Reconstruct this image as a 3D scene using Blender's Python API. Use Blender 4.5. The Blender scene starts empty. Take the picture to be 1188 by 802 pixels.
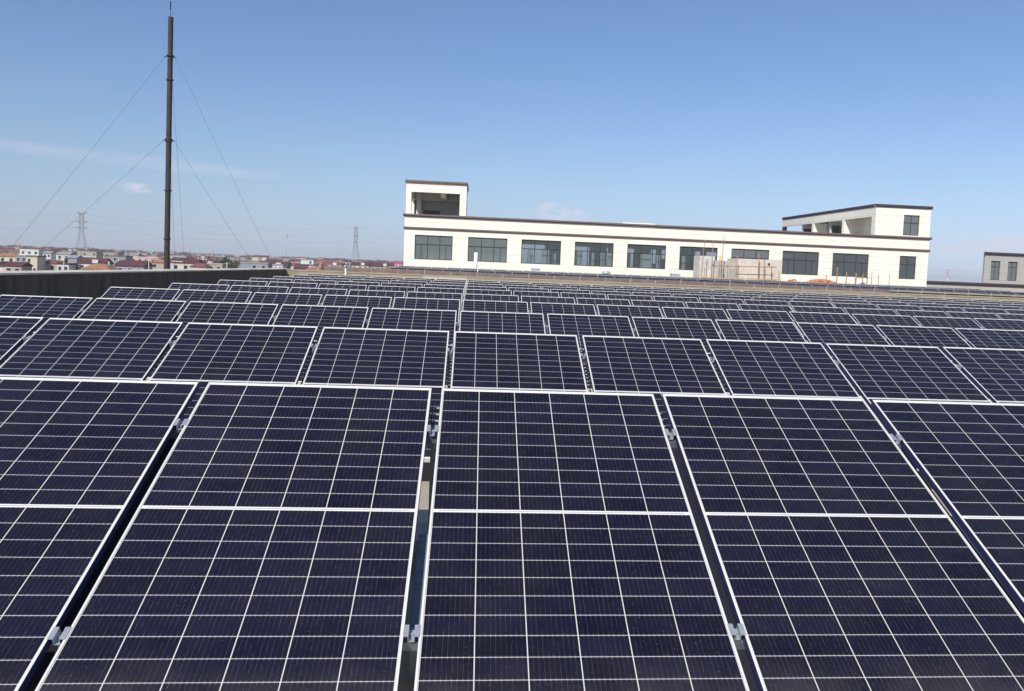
import bpy, bmesh, math, random
from mathutils import Matrix, Vector
R = math.radians
scene = bpy.context.scene
COL = scene.collection
rnd = random.Random(7)

# ------------------------------------------------------------------ camera
cam_data = bpy.data.cameras.new('camera')
cam_data.sensor_width = 36.0
cam_data.lens = 28.6582
cam_data.shift_x = -0.037522
cam_data.shift_y = -0.029360
cam_data.clip_start = 0.05
cam_data.clip_end = 60000.0
cam = bpy.data.objects.new('camera', cam_data)
COL.objects.link(cam)
cam.matrix_world = Matrix((( 0.994987, -0.034684, -0.093794, 0.1796),
                            (-0.091445,  0.064021, -0.993750, -4.2983),
                            ( 0.040472,  0.997346,  0.060528, 0.6659),
                            ( 0.0, 0.0, 0.0, 1.0)))
scene.camera = cam

# ------------------------------------------------------------------ sky, sun, exposure
SUN_EL = R(40.0)
SUN_TRAVEL = Vector((0.334, 0.690, -0.643)).normalized()
world = bpy.data.worlds.new('World')
scene.world = world
world.use_nodes = True
SKY_STRENGTH = 0.110
SUN_STRENGTH = 4.8
sun_data = bpy.data.lights.new('sun', 'SUN')
sun_data.energy = SUN_STRENGTH
sun_data.angle = R(0.53)
sun_data.color = (1.0, 0.955, 0.88)
sun = bpy.data.objects.new('sun', sun_data)
COL.objects.link(sun)
sun.rotation_euler = SUN_TRAVEL.to_track_quat('-Z', 'Y').to_euler()
scene.view_settings.view_transform = 'Standard'
scene.view_settings.look = 'None'
scene.view_settings.exposure = 0.0
scene.view_settings.gamma = 1.0
scene.view_settings.use_curve_mapping = False
scene.cycles.max_bounces = 8
scene.cycles.transparent_max_bounces = 12


class NG:
    """small helper for writing node graphs"""
    def __init__(self, tree):
        self.t = tree
    def new(self, kind, **kw):
        n = self.t.nodes.new(kind)
        for k, v in kw.items():
            setattr(n, k, v)
        return n
    def link(self, a, b):
        self.t.links.new(a, b)
    def put(self, sock, v):
        if hasattr(v, 'is_linked') or hasattr(v, 'links'):
            self.link(v, sock)
        else:
            sock.default_value = v
    def m(self, op, a, b=None, c=None, clamp=False):
        n = self.new('ShaderNodeMath', operation=op)
        n.use_clamp = clamp
        self.put(n.inputs[0], a)
        if b is not None:
            self.put(n.inputs[1], b)
        if c is not None:
            self.put(n.inputs[2], c)
        return n.outputs[0]
    def mix(self, f, a, b):
        n = self.new('ShaderNodeMix', data_type='RGBA')
        self.put(n.inputs[0], f)
        self.put(n.inputs[6], a)
        self.put(n.inputs[7], b)
        return n.outputs[2]
    def noise(self, vec, scale, detail=3, rough=0.55):
        n = self.new('ShaderNodeTexNoise')
        if vec is not None:
            self.link(vec, n.inputs['Vector'])
        n.inputs['Scale'].default_value = scale
        n.inputs['Detail'].default_value = detail
        n.inputs['Roughness'].default_value = rough
        return n.outputs[0]
    def ramp(self, f, lo, hi):
        n = self.new('ShaderNodeMapRange')
        self.put(n.inputs[0], f)
        n.inputs[1].default_value = lo
        n.inputs[2].default_value = hi
        return n.outputs[0]
    def scaled(self, vec, s):
        n = self.new('ShaderNodeMapping')
        self.link(vec, n.inputs[0])
        n.inputs[3].default_value = s
        return n.outputs[0]


def build_world():
    g = NG(world.node_tree)
    world.node_tree.nodes.clear()
    out = g.new('ShaderNodeOutputWorld')
    bg = g.new('ShaderNodeBackground')
    bg.inputs[1].default_value = SKY_STRENGTH
    sky = g.new('ShaderNodeTexSky', sky_type='NISHITA')
    sky.sun_disc = False
    sky.sun_elevation = SUN_EL
    sky.sun_rotation = SUN_ROT
    sky.altitude = 0
    sky.air_density = 1.0
    sky.dust_density = 0.0
    sky.ozone_density = 10.0
    tc = g.new('ShaderNodeTexCoord')
    sep = g.new('ShaderNodeSeparateXYZ')
    g.link(tc.outputs['Generated'], sep.inputs[0])
    az = g.m('ARCTAN2', sep.outputs[0], sep.outputs[1])
    el = g.m('ARCSINE', sep.outputs[2])
    cmb = g.new('ShaderNodeCombineXYZ')
    g.link(g.m('MULTIPLY', az, 1.0), cmb.inputs[0])
    g.link(g.m('MULTIPLY', el, 2.2), cmb.inputs[1])
    n1 = g.noise(cmb.outputs[0], 46.0, 6, 0.62)
    n2 = g.noise(cmb.outputs[0], 9.0, 4, 0.55)
    total = None
    # clouds low over the horizon: azimuth, elevation, half width, half height, slope, strength, wispiness
    for a0, e0, wa, we, sl, st, wisp in CLOUDS:
        da = g.m('SUBTRACT', az, a0)
        de = g.m('SUBTRACT', g.m('SUBTRACT', el, e0), g.m('MULTIPLY', da, sl))
        q = g.m('ADD', g.m('POWER', g.m('ABSOLUTE', g.m('DIVIDE', da, wa)), 2.0),
                g.m('POWER', g.m('ABSOLUTE', g.m('DIVIDE', de, we)), 2.0))
        f = g.m('SUBTRACT', 1.0, q, clamp=True)
        nn = n2 if wisp else n1
        f = g.m('MULTIPLY', f, g.ramp(nn, 0.24 if wisp else 0.38, 0.68 if wisp else 0.62))
        f = g.m('MULTIPLY', f, st)
        total = f if total is None else g.m('ADD', total, f)
    total = g.m('MINIMUM', total, 0.85)
    # thin pale veil of high haze, thickest towards the horizon and a little brighter to the east
    ep = g.m('MAXIMUM', el, 0.0)
    t = g.m('EXPONENT', g.m('MULTIPLY', g.m('POWER', g.m('DIVIDE', ep, 0.13), 1.5), -1.0))
    t = g.m('ADD', 0.12, g.m('MULTIPLY', t, 0.74))
    east = g.m('ADD', 1.0, g.m('MULTIPLY', g.m('ADD', g.m('MINIMUM', g.m('MAXIMUM', az, -0.9), 0.9), 0.28), 0.36))
    vm = g.new('ShaderNodeVectorMath', operation='SCALE')
    vm.inputs[0].default_value = VEIL
    g.link(east, vm.inputs['Scale'])
    base = g.mix(t, sky.outputs[0], vm.outputs[0])
    col = g.mix(total, base, (CLOUD_RGB[0], CLOUD_RGB[1], CLOUD_RGB[2], 1.0))
    g.link(col, bg.inputs[0])
    g.link(bg.outputs[0], out.inputs[0])


HAZE_DENSITY = 0.00019
SUN_ROT = math.atan2(SUN_TRAVEL.x, SUN_TRAVEL.y) + math.pi    # the sky's sun in the same direction as the lamp
CLOUD_RGB = (6.2, 6.5, 7.7)
VEIL = (4.15, 5.02, 6.4)
CLOUDS = [
    (-0.400, 0.0955, 0.20, 0.0085, -0.034, 0.42, True),
    (-0.3765, 0.0655, 0.018, 0.0068, 0.0, 1.0, False),
    (-0.395, 0.070, 0.03, 0.004, -0.1, 0.25, True),
    (0.0905, 0.0665, 0.023, 0.0125, 0.0, 1.25, False),
    (0.1160, 0.0630, 0.026, 0.0105, 0.0, 0.9, False),
    (0.300, 0.0480, 0.05, 0.0060, 0.0, 0.45, False),
    (0.560, 0.0390, 0.12, 0.0150, 0.03, 0.40, True),
    (0.605, 0.0440, 0.055, 0.0095, 0.10, 1.5, False),
    (0.545, 0.0370, 0.06, 0.0060, 0.0, 0.8, False),
]
build_world()

# ------------------------------------------------------------------ object helpers
def link(o, parent=None):
    COL.objects.link(o)
    if parent is not None:
        o.parent = parent
    return o

def tag(o, label, cat, group=None, kind=None):
    o['label'] = label
    o['category'] = cat
    if group:
        o['group'] = group
    if kind:
        o['kind'] = kind
    return o

def thing(name, label, cat, loc=(0, 0, 0), rot=(0, 0, 0), group=None):
    o = bpy.data.objects.new(name, None)
    o.empty_display_size = 0.2
    COL.objects.link(o)
    o.location = loc
    o.rotation_euler = rot
    tag(o, label, cat, group)
    return o

class MB:
    """mesh builder: collects faces, then makes ONE mesh object"""
    def __init__(self):
        self.v = []; self.f = []; self.mi = []; self.sm = []
    def add(self, vs, fs, mi=0, smooth=False):
        o = len(self.v)
        self.v += [tuple(p) for p in vs]
        for f in fs:
            self.f.append([i + o for i in f]); self.mi.append(mi); self.sm.append(smooth)
    def box(self, x0, x1, y0, y1, z0, z1, mi=0):
        vs = [(x0,y0,z0),(x1,y0,z0),(x1,y1,z0),(x0,y1,z0),(x0,y0,z1),(x1,y0,z1),(x1,y1,z1),(x0,y1,z1)]
        self.add(vs, [(0,3,2,1),(4,5,6,7),(0,1,5,4),(1,2,6,5),(2,3,7,6),(3,0,4,7)], mi)
    def tube(self, pts, r, n=8, mi=0, caps=True, smooth=True):
        pts = [Vector(p) for p in pts]
        rs = r if isinstance(r, (list, tuple)) else [r] * len(pts)
        vs = []
        for i, p in enumerate(pts):
            d = (pts[min(i+1, len(pts)-1)] - pts[max(i-1, 0)]).normalized()
            up = Vector((0,0,1)) if abs(d.z) < 0.95 else Vector((1,0,0))
            s = d.cross(up).normalized(); t = s.cross(d).normalized()
            for k in range(n):
                a = 2*math.pi*k/n
                vs.append(p + (s*math.cos(a) + t*math.sin(a))*rs[i])
        fs = []
        for i in range(len(pts)-1):
            for k in range(n):
                k2 = (k+1) % n
                fs.append((i*n+k, i*n+k2, (i+1)*n+k2, (i+1)*n+k))
        self.add(vs, fs, mi, smooth)
        if caps:
            o = len(self.v) - len(vs)
            self.f.append([o+k for k in range(n)][::-1]); self.mi.append(mi); self.sm.append(False)
            self.f.append([o+(len(pts)-1)*n+k for k in range(n)]); self.mi.append(mi); self.sm.append(False)
    def bar(self, a, b, w, mi=0):
        self.tube([a, b], w*0.7071, 4, mi, True, False)
    def prism(self, poly, y0, y1, mi=0):
        """polygon in XZ pushed along Y"""
        n = len(poly)
        vs = [(x, y0, z) for x, z in poly] + [(x, y1, z) for x, z in poly]
        fs = [tuple(range(n)), tuple(range(2*n-1, n-1, -1))]
        for i in range(n):
            j = (i+1) % n
            fs.append((j, i, i+n, j+n))
        self.add(vs, fs, mi)
    def mesh(self, name, mats):
        me = bpy.data.meshes.new(name)
        me.from_pydata(self.v, [], self.f)
        for m in (mats if isinstance(mats, (list, tuple)) else [mats]):
            me.materials.append(m)
        for p, mi, s in zip(me.polygons, self.mi, self.sm):
            p.material_index = mi
            p.use_smooth = s
        bm = bmesh.new(); bm.from_mesh(me)
        bmesh.ops.recalc_face_normals(bm, faces=bm.faces)
        bm.to_mesh(me); bm.free()
        me.update()
        return me
    def build(self, name, mats, parent=None, bevel=0.0):
        o = bpy.data.objects.new(name, self.mesh(name, mats))
        link(o, parent)
        if bevel:
            md = o.modifiers.new('edge', 'BEVEL'); md.width = bevel; md.segments = 2; md.limit_method = 'ANGLE'
        return o

def holed_wall(x0, x1, z0, z1, holes, y0, y1, mb, mi=0):
    """wall in XZ with rectangular openings, one connected shell with real thickness y0..y1"""
    xs = sorted({x0, x1, *[h[0] for h in holes], *[h[1] for h in holes]})
    zs = sorted({z0, z1, *[h[2] for h in holes], *[h[3] for h in holes]})
    nx, nz = len(xs)-1, len(zs)-1
    def solid(i, j):
        if not (0 <= i < nx and 0 <= j < nz): return False
        cx, cz = (xs[i]+xs[i+1])/2, (zs[j]+zs[j+1])/2
        return not any(h[0] < cx < h[1] and h[2] < cz < h[3] for h in holes)
    vid = {}; vs = []; fs = []
    def v(i, j, k):
        if (i, j, k) not in vid:
            vid[(i, j, k)] = len(vs); vs.append((xs[i], y1 if k else y0, zs[j]))
        return vid[(i, j, k)]
    for i in range(nx):
        for j in range(nz):
            if not solid(i, j): continue
            fs.append((v(i,j,0), v(i+1,j,0), v(i+1,j+1,0), v(i,j+1,0)))
            fs.append((v(i,j,1), v(i,j+1,1), v(i+1,j+1,1), v(i+1,j,1)))
            if not solid(i-1, j): fs.append((v(i,j,0), v(i,j+1,0), v(i,j+1,1), v(i,j,1)))
            if not solid(i+1, j): fs.append((v(i+1,j,0), v(i+1,j,1), v(i+1,j+1,1), v(i+1,j+1,0)))
            if not solid(i, j-1): fs.append((v(i,j,0), v(i,j,1), v(i+1,j,1), v(i+1,j,0)))
            if not solid(i, j+1): fs.append((v(i,j+1,0), v(i+1,j+1,0), v(i+1,j+1,1), v(i,j+1,1)))
    mb.add(vs, fs, mi)

# ------------------------------------------------------------------ materials
MATS = {}
def mat(name, rgb, rough=0.7, metal=0.0, vary=0.0, vscale=2.0, streak=0.0, bump=0.0, bscale=30.0, spec=0.5, rough_vary=0.0, stretch=None):
    if name in MATS:
        return MATS[name]
    m = bpy.data.materials.new(name); m.use_nodes = True
    g = NG(m.node_tree)
    b = m.node_tree.nodes['Principled BSDF']
    b.inputs['Roughness'].default_value = rough
    b.inputs['Metallic'].default_value = metal
    b.inputs['Specular IOR Level'].default_value = spec
    c = (*rgb, 1.0)
    tc = g.new('ShaderNodeTexCoord')
    vec = tc.outputs['Object']
    if vary or streak:
        v2 = g.scaled(vec, stretch) if stretch else vec
        n = g.noise(v2, vscale, 5, 0.6)
        k = g.ramp(n, 0.28, 0.72)
        lo = tuple(x*(1-vary) for x in rgb) + (1.0,); hi = tuple(min(1, x*(1+vary)) for x in rgb) + (1.0,)
        col = g.mix(k, lo, hi)
        if streak:
            s = g.noise(g.scaled(vec, (5.0, 5.0, 0.35)), 2.2, 4, 0.6)
            s = g.ramp(s, 0.48, 0.78)
            col = g.mix(g.m('MULTIPLY', s, streak), col, tuple(x*0.42 for x in rgb) + (1.0,))
        g.link(col, b.inputs['Base Color'])
    else:
        b.inputs['Base Color'].default_value = c
    if rough_vary:
        nr = g.noise(vec, 6.0, 3)
        g.link(g.m('ADD', rough - rough_vary/2, g.m('MULTIPLY', nr, rough_vary)), b.inputs['Roughness'])
    if bump:
        bn = g.new('ShaderNodeBump'); bn.inputs['Strength'].default_value = bump; bn.inputs['Distance'].default_value = 0.01
        g.link(g.noise(vec, bscale, 4), bn.inputs['Height'])
        g.link(bn.outputs[0], b.inputs['Normal'])
    MATS[name] = m
    return m

PANEL_W, PANEL_L, GAP, THICK = 1.134, 1.903, 0.0512, 0.035
TILT = R(24.02)
CELL_X, CELL_Y = 0.1854, 0.0925

def cell_material(far=False):
    m = bpy.data.materials.new('solar cells under glass'); m.use_nodes = True
    g = NG(m.node_tree)
    b = m.node_tree.nodes['Principled BSDF']
    tc = g.new('ShaderNodeTexCoord')
    sp = g.new('ShaderNodeSeparateXYZ')
    g.link(tc.outputs['Object'], sp.inputs[0])
    x, y = sp.outputs[0], sp.outputs[1]
    hw = CELL_X*3
    fx = g.m('FRACT', g.m('DIVIDE', g.m('ADD', x, hw), CELL_X))
    ax = g.m('ABSOLUTE', g.m('SUBTRACT', fx, 0.5))
    lx = g.m('GREATER_THAN', ax, 0.5 - LINE_X/CELL_X)
    lx = g.m('MAXIMUM', lx, g.m('GREATER_THAN', g.m('ABSOLUTE', x), hw - 0.0015))
    s = g.m('SUBTRACT', g.m('ABSOLUTE', g.m('SUBTRACT', y, PANEL_L/2)), 0.0085)
    fy = g.m('FRACT', g.m('DIVIDE', s, CELL_Y))
    ay = g.m('ABSOLUTE', g.m('SUBTRACT', fy, 0.5))
    ly = g.m('GREATER_THAN', ay, 0.5 - LINE_Y/CELL_Y)
    outside = g.m('GREATER_THAN', s, 0.925 - LINE_Y)
    mid = g.m('LESS_THAN', s, 0.0)
    tape = g.m('MULTIPLY', g.m('LESS_THAN', s, -0.0070), g.m('LESS_THAN', g.m('ABSOLUTE', x), 0.532))
    white = g.m('MAXIMUM', g.m('MAXIMUM', lx, ly), g.m('MAXIMUM', outside, mid))
    # cut cell corners: a small white diamond where four cells meet
    cx = g.m('MULTIPLY', g.m('SUBTRACT', 0.5, ax), CELL_X)
    cy = g.m('MULTIPLY', g.m('SUBTRACT', 0.5, ay), CELL_Y)
    white = g.m('MAXIMUM', white, g.m('LESS_THAN', g.m('ADD', cx, cy), 0.0052))
    # thin wires along every cell, brighter where they cross the gaps
    fb = g.m('FRACT', g.m('MULTIPLY', fx, 10.0))
    bus = g.m('GREATER_THAN', g.m('ABSOLUTE', g.m('SUBTRACT', fb, 0.5)), 0.5 - 0.040)
    tick = g.m('MULTIPLY', g.m('GREATER_THAN', g.m('ABSOLUTE', g.m('SUBTRACT', fb, 0.5)), 0.5 - 0.07), g.m('GREATER_THAN', ay, 0.5 - 0.0062/CELL_Y))
    # each cell a shade of its own
    idx = g.new('ShaderNodeCombineXYZ')
    info = g.new('ShaderNodeObjectInfo')
    g.link(g.m('FLOOR', g.m('DIVIDE', g.m('ADD', x, hw), CELL_X)), idx.inputs[0])
    g.link(g.m('ADD', g.m('FLOOR', g.m('DIVIDE', s, CELL_Y)), g.m('MULTIPLY', g.m('GREATER_THAN', y, PANEL_L/2), 40.0)), idx.inputs[1])
    g.link(g.m('MULTIPLY', info.outputs['Random'], 97.0), idx.inputs[2])
    wn = g.new('ShaderNodeTexWhiteNoise'); g.link(idx.outputs[0], wn.inputs['Vector'])
    k = g.m('ADD', g.m('MULTIPLY', wn.outputs[0], 0.65), g.m('MULTIPLY', info.outputs['Random'], 0.35))
    cell = g.mix(k, CELL_LO, CELL_HI)
    # dust: soft film with more at the lower edge, and scattered specks
    off = g.new('ShaderNodeVectorMath', operation='ADD')
    g.link(tc.outputs['Object'], off.inputs[0])
    rv = g.new('ShaderNodeCombineXYZ'); g.link(g.m('MULTIPLY', info.outputs['Random'], 53.0), rv.inputs[2])
    g.link(rv.outputs[0], off.inputs[1])
    dn = g.noise(off.outputs[0], 3.5, 6, 0.7)
    film = g.m('MULTIPLY', g.ramp(dn, 0.35, 0.75), 0.022)
    film = g.m('ADD', film, g.m('MULTIPLY', g.m('MULTIPLY', g.ramp(y, 0.22, 0.0), g.ramp(dn, 0.30, 0.62)), 0.07))
    vor = g.new('ShaderNodeTexVoronoi'); vor.inputs['Scale'].default_value = 85.0
    g.link(off.outputs[0], vor.inputs['Vector'])
    rr = g.new('ShaderNodeSeparateColor'); g.link(vor.outputs['Color'], rr.inputs[0])
    speck = g.m('MULTIPLY', g.m('LESS_THAN', vor.outputs['Distance'], g.m('MULTIPLY', rr.outputs[0], 0.12)), g.m('GREATER_THAN', rr.outputs[1], 0.62))
    brk = g.ramp(g.noise(g.scaled(off.outputs[0], (60.0, 14.0, 1.0)), 1.6, 2), 0.40, 0.60)
    grain = g.ramp(g.noise(off.outputs[0], 260.0, 2, 0.7), 0.50, 0.85)
    cell = g.mix(g.m('MULTIPLY', grain, 0.14), cell, (0.10, 0.10, 0.15, 1))
    col = g.mix(g.m('MULTIPLY', bus, g.m('ADD', 0.04, g.m('MULTIPLY', brk, 0.24))), cell, (0.16, 0.17, 0.22, 1))
    col = g.mix(g.m('MULTIPLY', tick, 0.25), col, (0.5, 0.5, 0.52, 1))
    col = g.mix(white, col, (0.47, 0.455, 0.455, 1))
    col = g.mix(lx, col, (0.60, 0.57, 0.52, 1))
    col = g.mix(g.m('MAXIMUM', outside, mid), col, (0.74, 0.72, 0.68, 1))
    col = g.mix(tape, col, (0.20, 0.19, 0.21, 1))
    col = g.mix(film, col, (0.42, 0.37, 0.30, 1))
    col = g.mix(g.m('MULTIPLY', speck, 0.42), col, (0.50, 0.47, 0.42, 1))
    g.link(col, b.inputs['Base Color'])
    b.inputs['Roughness'].default_value = 0.5
    b.inputs['Specular IOR Level'].default_value = 0.0
    b.inputs['Coat Weight'].default_value = 1.0
    b.inputs['Coat IOR'].default_value = 1.27
    g.link(g.m('ADD', 0.10, g.m('MULTIPLY', dn, 0.10)), b.inputs['Coat Roughness'])
    return m

LINE_X, LINE_Y = 0.0020, 0.0014
CELL_LO, CELL_HI = (0.0054, 0.0055, 0.0135, 1), (0.0104, 0.0104, 0.0265, 1)
CELLS = cell_material()
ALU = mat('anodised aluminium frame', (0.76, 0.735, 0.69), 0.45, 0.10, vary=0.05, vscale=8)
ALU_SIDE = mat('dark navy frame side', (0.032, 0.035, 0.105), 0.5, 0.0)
GAP_SHADE = mat('gap shade channel', (0.016, 0.017, 0.030), 0.55, 0.0)  # near-black colour carries the shade inside the panel gaps
BACKSHEET = mat('white backsheet', (0.7, 0.7, 0.68), 0.6)
GALV = mat('galvanised steel', (0.30, 0.33, 0.37), 0.42, 0.6, vary=0.18, vscale=25)
RUNG = mat('bright galvanised rung', (0.55, 0.55, 0.54), 0.5, 0.2)
CLAMP = mat('milled aluminium clamp', (0.46, 0.49, 0.52), 0.40, 0.5, vary=0.08, vscale=30)
ROOF = mat('roof screed', (0.44, 0.385, 0.30), 0.9, vary=0.22, vscale=0.9, bump=0.4, bscale=40)
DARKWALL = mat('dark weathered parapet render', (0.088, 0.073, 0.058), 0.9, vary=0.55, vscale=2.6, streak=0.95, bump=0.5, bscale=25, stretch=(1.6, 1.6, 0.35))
COPING = mat('pale mortar coping', (0.60, 0.54, 0.46), 0.9, vary=0.2, vscale=3.0)
CEMENT = mat('grey cement', (0.38, 0.36, 0.32), 0.9, vary=0.15, vscale=2)

def beige_wall_material():
    m = bpy.data.materials.new('stained beige parapet render'); m.use_nodes = True
    g = NG(m.node_tree); b = m.node_tree.nodes['Principled BSDF']
    b.inputs['Roughness'].default_value = 0.9
    tc = g.new('ShaderNodeTexCoord'); vec = tc.outputs['Object']
    n = g.ramp(g.noise(vec, 0.9, 5, 0.65), 0.3, 0.7)
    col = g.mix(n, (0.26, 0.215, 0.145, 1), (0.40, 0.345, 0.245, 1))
    s = g.ramp(g.noise(g.scaled(vec, (3.0, 3.0, 0.3)), 1.8, 4), 0.5, 0.8)
    col = g.mix(g.m('MULTIPLY', s, 0.5), col, (0.15, 0.125, 0.09, 1))
    sp = g.new('ShaderNodeSeparateXYZ'); g.link(vec, sp.inputs[0])
    # rust runs below the lightning strip brackets, a repaired pale patch
    fr = g.m('ABSOLUTE', g.m('SUBTRACT', g.m('FRACT', g.m('DIVIDE', g.m('ADD', sp.outputs[0], 0.27), 2.16)), 0.5))
    ru = g.m('MULTIPLY', g.ramp(fr, 0.06, 0.0), g.ramp(g.noise(vec, 1.1, 3), 0.42, 0.62))
    col = g.mix(g.m('MULTIPLY', ru, 0.65), col, (0.36, 0.20, 0.08, 1))
    pt = g.m('MULTIPLY', g.m('GREATER_THAN', sp.outputs[0], -1.95), g.m('LESS_THAN', sp.outputs[0], -0.15))
    col = g.mix(g.m('MULTIPLY', pt, 0.75), col, (0.55, 0.50, 0.40, 1))
    g.link(col, b.inputs['Base Color'])
    bn = g.new('ShaderNodeBump'); bn.inputs['Strength'].default_value = 0.4
    g.link(g.noise(vec, 20, 4), bn.inputs['Height']); g.link(bn.outputs[0], b.inputs['Normal'])
    return m
BEIGE = beige_wall_material()

def facade_material(name, rgb, joint, pitch, phase):
    m = bpy.data.materials.new(name); m.use_nodes = True
    g = NG(m.node_tree); b = m.node_tree.nodes['Principled BSDF']
    b.inputs['Roughness'].default_value = 0.75
    tc = g.new('ShaderNodeTexCoord'); vec = tc.outputs['Object']
    sp = g.new('ShaderNodeSeparateXYZ'); g.link(vec, sp.inputs[0])
    f = g.m('FRACT', g.m('DIVIDE', g.m('ADD', sp.outputs[2], phase), pitch))
    line = g.m('LESS_THAN', f, 0.048/pitch)
    n = g.ramp(g.noise(g.scaled(vec, (0.5, 0.5, 0.15)), 1.2, 5, 0.6), 0.3, 0.7)
    lo = tuple(c*0.93 for c in rgb) + (1,); hi = tuple(min(1, c*1.03) for c in rgb) + (1,)
    col = g.mix(n, lo, hi)
    col = g.mix(g.m('MULTIPLY', line, joint), col, tuple(c*0.5 for c in rgb) + (1,))
    g.link(col, b.inputs['Base Color'])
    return m
CREAM = facade_material('cream stone coating', (0.86, 0.82, 0.70), 0.50, 0.66, 0.08)
GREYSTONE = facade_material('greige stone coating', (0.42, 0.40, 0.36), 0.5, 0.95, 0.2)
CORNICE = mat('brown cornice moulding', (0.17, 0.115, 0.105), 0.6, vary=0.15, vscale=3)
CORNICE_DARK = mat('dark brown cornice', (0.065, 0.045, 0.055), 0.6)
MULLION = mat('dark grey window frame', (0.035, 0.038, 0.045), 0.5)
PLASTER = mat('white interior plaster', (0.62, 0.62, 0.60), 0.9)
CURTAIN = mat('white curtain cloth', (0.86, 0.86, 0.83), 0.9)
SOFFIT = mat('grey soffit plaster', (0.48, 0.46, 0.43), 0.9)
REDBAND = mat('red brown ridge tiles', (0.215, 0.15, 0.125), 0.85, vary=0.25, vscale=2.5)

def glass_material(name, reflect_grey, clear):
    m = bpy.data.materials.new(name); m.use_nodes = True
    g = NG(m.node_tree); nt = m.node_tree
    b = nt.nodes['Principled BSDF']
    b.inputs['Base Color'].default_value = (*reflect_grey, 1)  # grey base stands in for outside reflections and curtains behind the pane
    b.inputs['Roughness'].default_value = 0.04
    b.inputs['Specular IOR Level'].default_value = 0.9
    tr = g.new('ShaderNodeBsdfTransparent'); tr.inputs[0].default_value = (0.86, 0.92, 0.93, 1)
    mx = g.new('ShaderNodeMixShader'); mx.inputs[0].default_value = clear
    g.link(b.outputs[0], mx.inputs[1]); g.link(tr.outputs[0], mx.inputs[2])
    g.link(mx.outputs[0], nt.nodes['Material Output'].inputs[0])
    return m
GLASS = glass_material('grey reflection glass', (0.25, 0.27, 0.27), 0.56)
GLASS_CLEAR = glass_material('clear window glass', (0.13, 0.145, 0.15), 0.68)
GLASS_DIM_REFLECTION = glass_material('dim reflection glass', (0.12, 0.13, 0.135), 0.5)  # darker base paints a weaker reflection on these panes
RUST = mat('rusty scaffold steel', (0.36, 0.19, 0.085), 0.85, vary=0.35, vscale=12)
WHITE_PVC = mat('white plastic pipe', (0.78, 0.77, 0.73), 0.5)
CONCRETE = mat('raw cast concrete', (0.60, 0.54, 0.46), 0.92, vary=0.14, vscale=1.2, streak=0.15)
BOARD = mat('grey weathered boards', (0.44, 0.42, 0.38), 0.9, vary=0.2, vscale=4, stretch=(3, 3, 0.3))
ORANGE = mat('orange brick rubble', (0.62, 0.27, 0.12), 0.9, vary=0.3, vscale=9)
BLACK_STEEL = mat('sooty black steel', (0.038, 0.028, 0.024), 0.7, vary=0.5, vscale=2.5, stretch=(2, 2, 0.6))
WIRE = mat('dark wire', (0.10, 0.10, 0.11), 0.6)
TOWER = mat('grey lattice steel', (0.40, 0.41, 0.43), 0.7)

# ------------------------------------------------------------------ ground, own roof, parapets
GROUND_Z = -11.0
ROOF_Z = -0.97
SOIL = mat('dry winter farmland', (0.19, 0.155, 0.105), 0.95, vary=0.3, vscale=0.012)
g_ = MB(); g_.add([(-6000,-400,GROUND_Z),(8000,-400,GROUND_Z),(8000,7500,GROUND_Z),(-6000,7500,GROUND_Z)], [(0,1,2,3)])
o = g_.build('ground', SOIL); o['kind'] = 'structure'; o['label'] = 'flat dry winter plain under the village'
LX, FY = -7.5, 29.7           # inner faces of the two parapets
d_ = MB(); d_.box(-7.78, 42, -14, 29.95, GROUND_Z, ROOF_Z)
o = d_.build('roof_deck', ROOF); o['kind'] = 'structure'; o['label'] = 'flat screeded factory roof under the solar rows'

# dark parapet on the shady side
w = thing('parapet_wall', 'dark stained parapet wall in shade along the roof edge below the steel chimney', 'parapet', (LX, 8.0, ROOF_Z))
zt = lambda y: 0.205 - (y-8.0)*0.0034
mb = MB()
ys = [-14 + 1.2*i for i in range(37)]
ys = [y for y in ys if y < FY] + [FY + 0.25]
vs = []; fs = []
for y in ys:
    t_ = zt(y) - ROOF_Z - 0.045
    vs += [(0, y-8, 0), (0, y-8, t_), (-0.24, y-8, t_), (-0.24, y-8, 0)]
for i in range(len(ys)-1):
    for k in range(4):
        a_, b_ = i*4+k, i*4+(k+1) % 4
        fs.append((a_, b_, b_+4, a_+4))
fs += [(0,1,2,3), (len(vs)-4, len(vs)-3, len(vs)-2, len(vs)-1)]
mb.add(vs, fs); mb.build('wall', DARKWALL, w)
mb = MB(); vs = []; fs = []
for i, y in enumerate(ys):
    t_ = zt(y) - ROOF_Z; j = rnd.uniform(-0.004, 0.004)
    vs += [(0.025+j, y-8, t_-0.044), (0.025+j, y-8, t_-0.012+j), (-0.265, y-8, t_+0.012+j), (-0.265, y-8, t_-0.044)]
for i in range(len(ys)-1):
    for k in range(4):
        a_, b_ = i*4+k, i*4+(k+1) % 4
        fs.append((a_, b_, b_+4, a_+4))
fs += [(0,1,2,3), (len(vs)-4, len(vs)-3, len(vs)-2, len(vs)-1)]
mb.add(vs, fs); mb.build('coping', COPING, w)

# sunlit parapet at the far end of the roof
w = thing('parapet_wall', 'beige rust stained parapet wall beyond the farthest row of solar panels', 'parapet', (0, FY, ROOF_Z))
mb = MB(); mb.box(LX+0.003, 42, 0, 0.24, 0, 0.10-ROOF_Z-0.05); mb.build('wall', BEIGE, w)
mb = MB()
x = LX+0.003
while x < 41.5:
    L_ = rnd.uniform(1.8, 3.4); j = rnd.uniform(-0.006, 0.006)
    mb.box(x, min(42, x+L_-0.012), -0.02+j, 0.26, 0.10-ROOF_Z-0.048, 0.10-ROOF_Z+j); x += L_
mb.build('coping', mat('weathered beige coping', (0.36, 0.31, 0.23), 0.9, vary=0.2, vscale=1.5), w)

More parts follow.
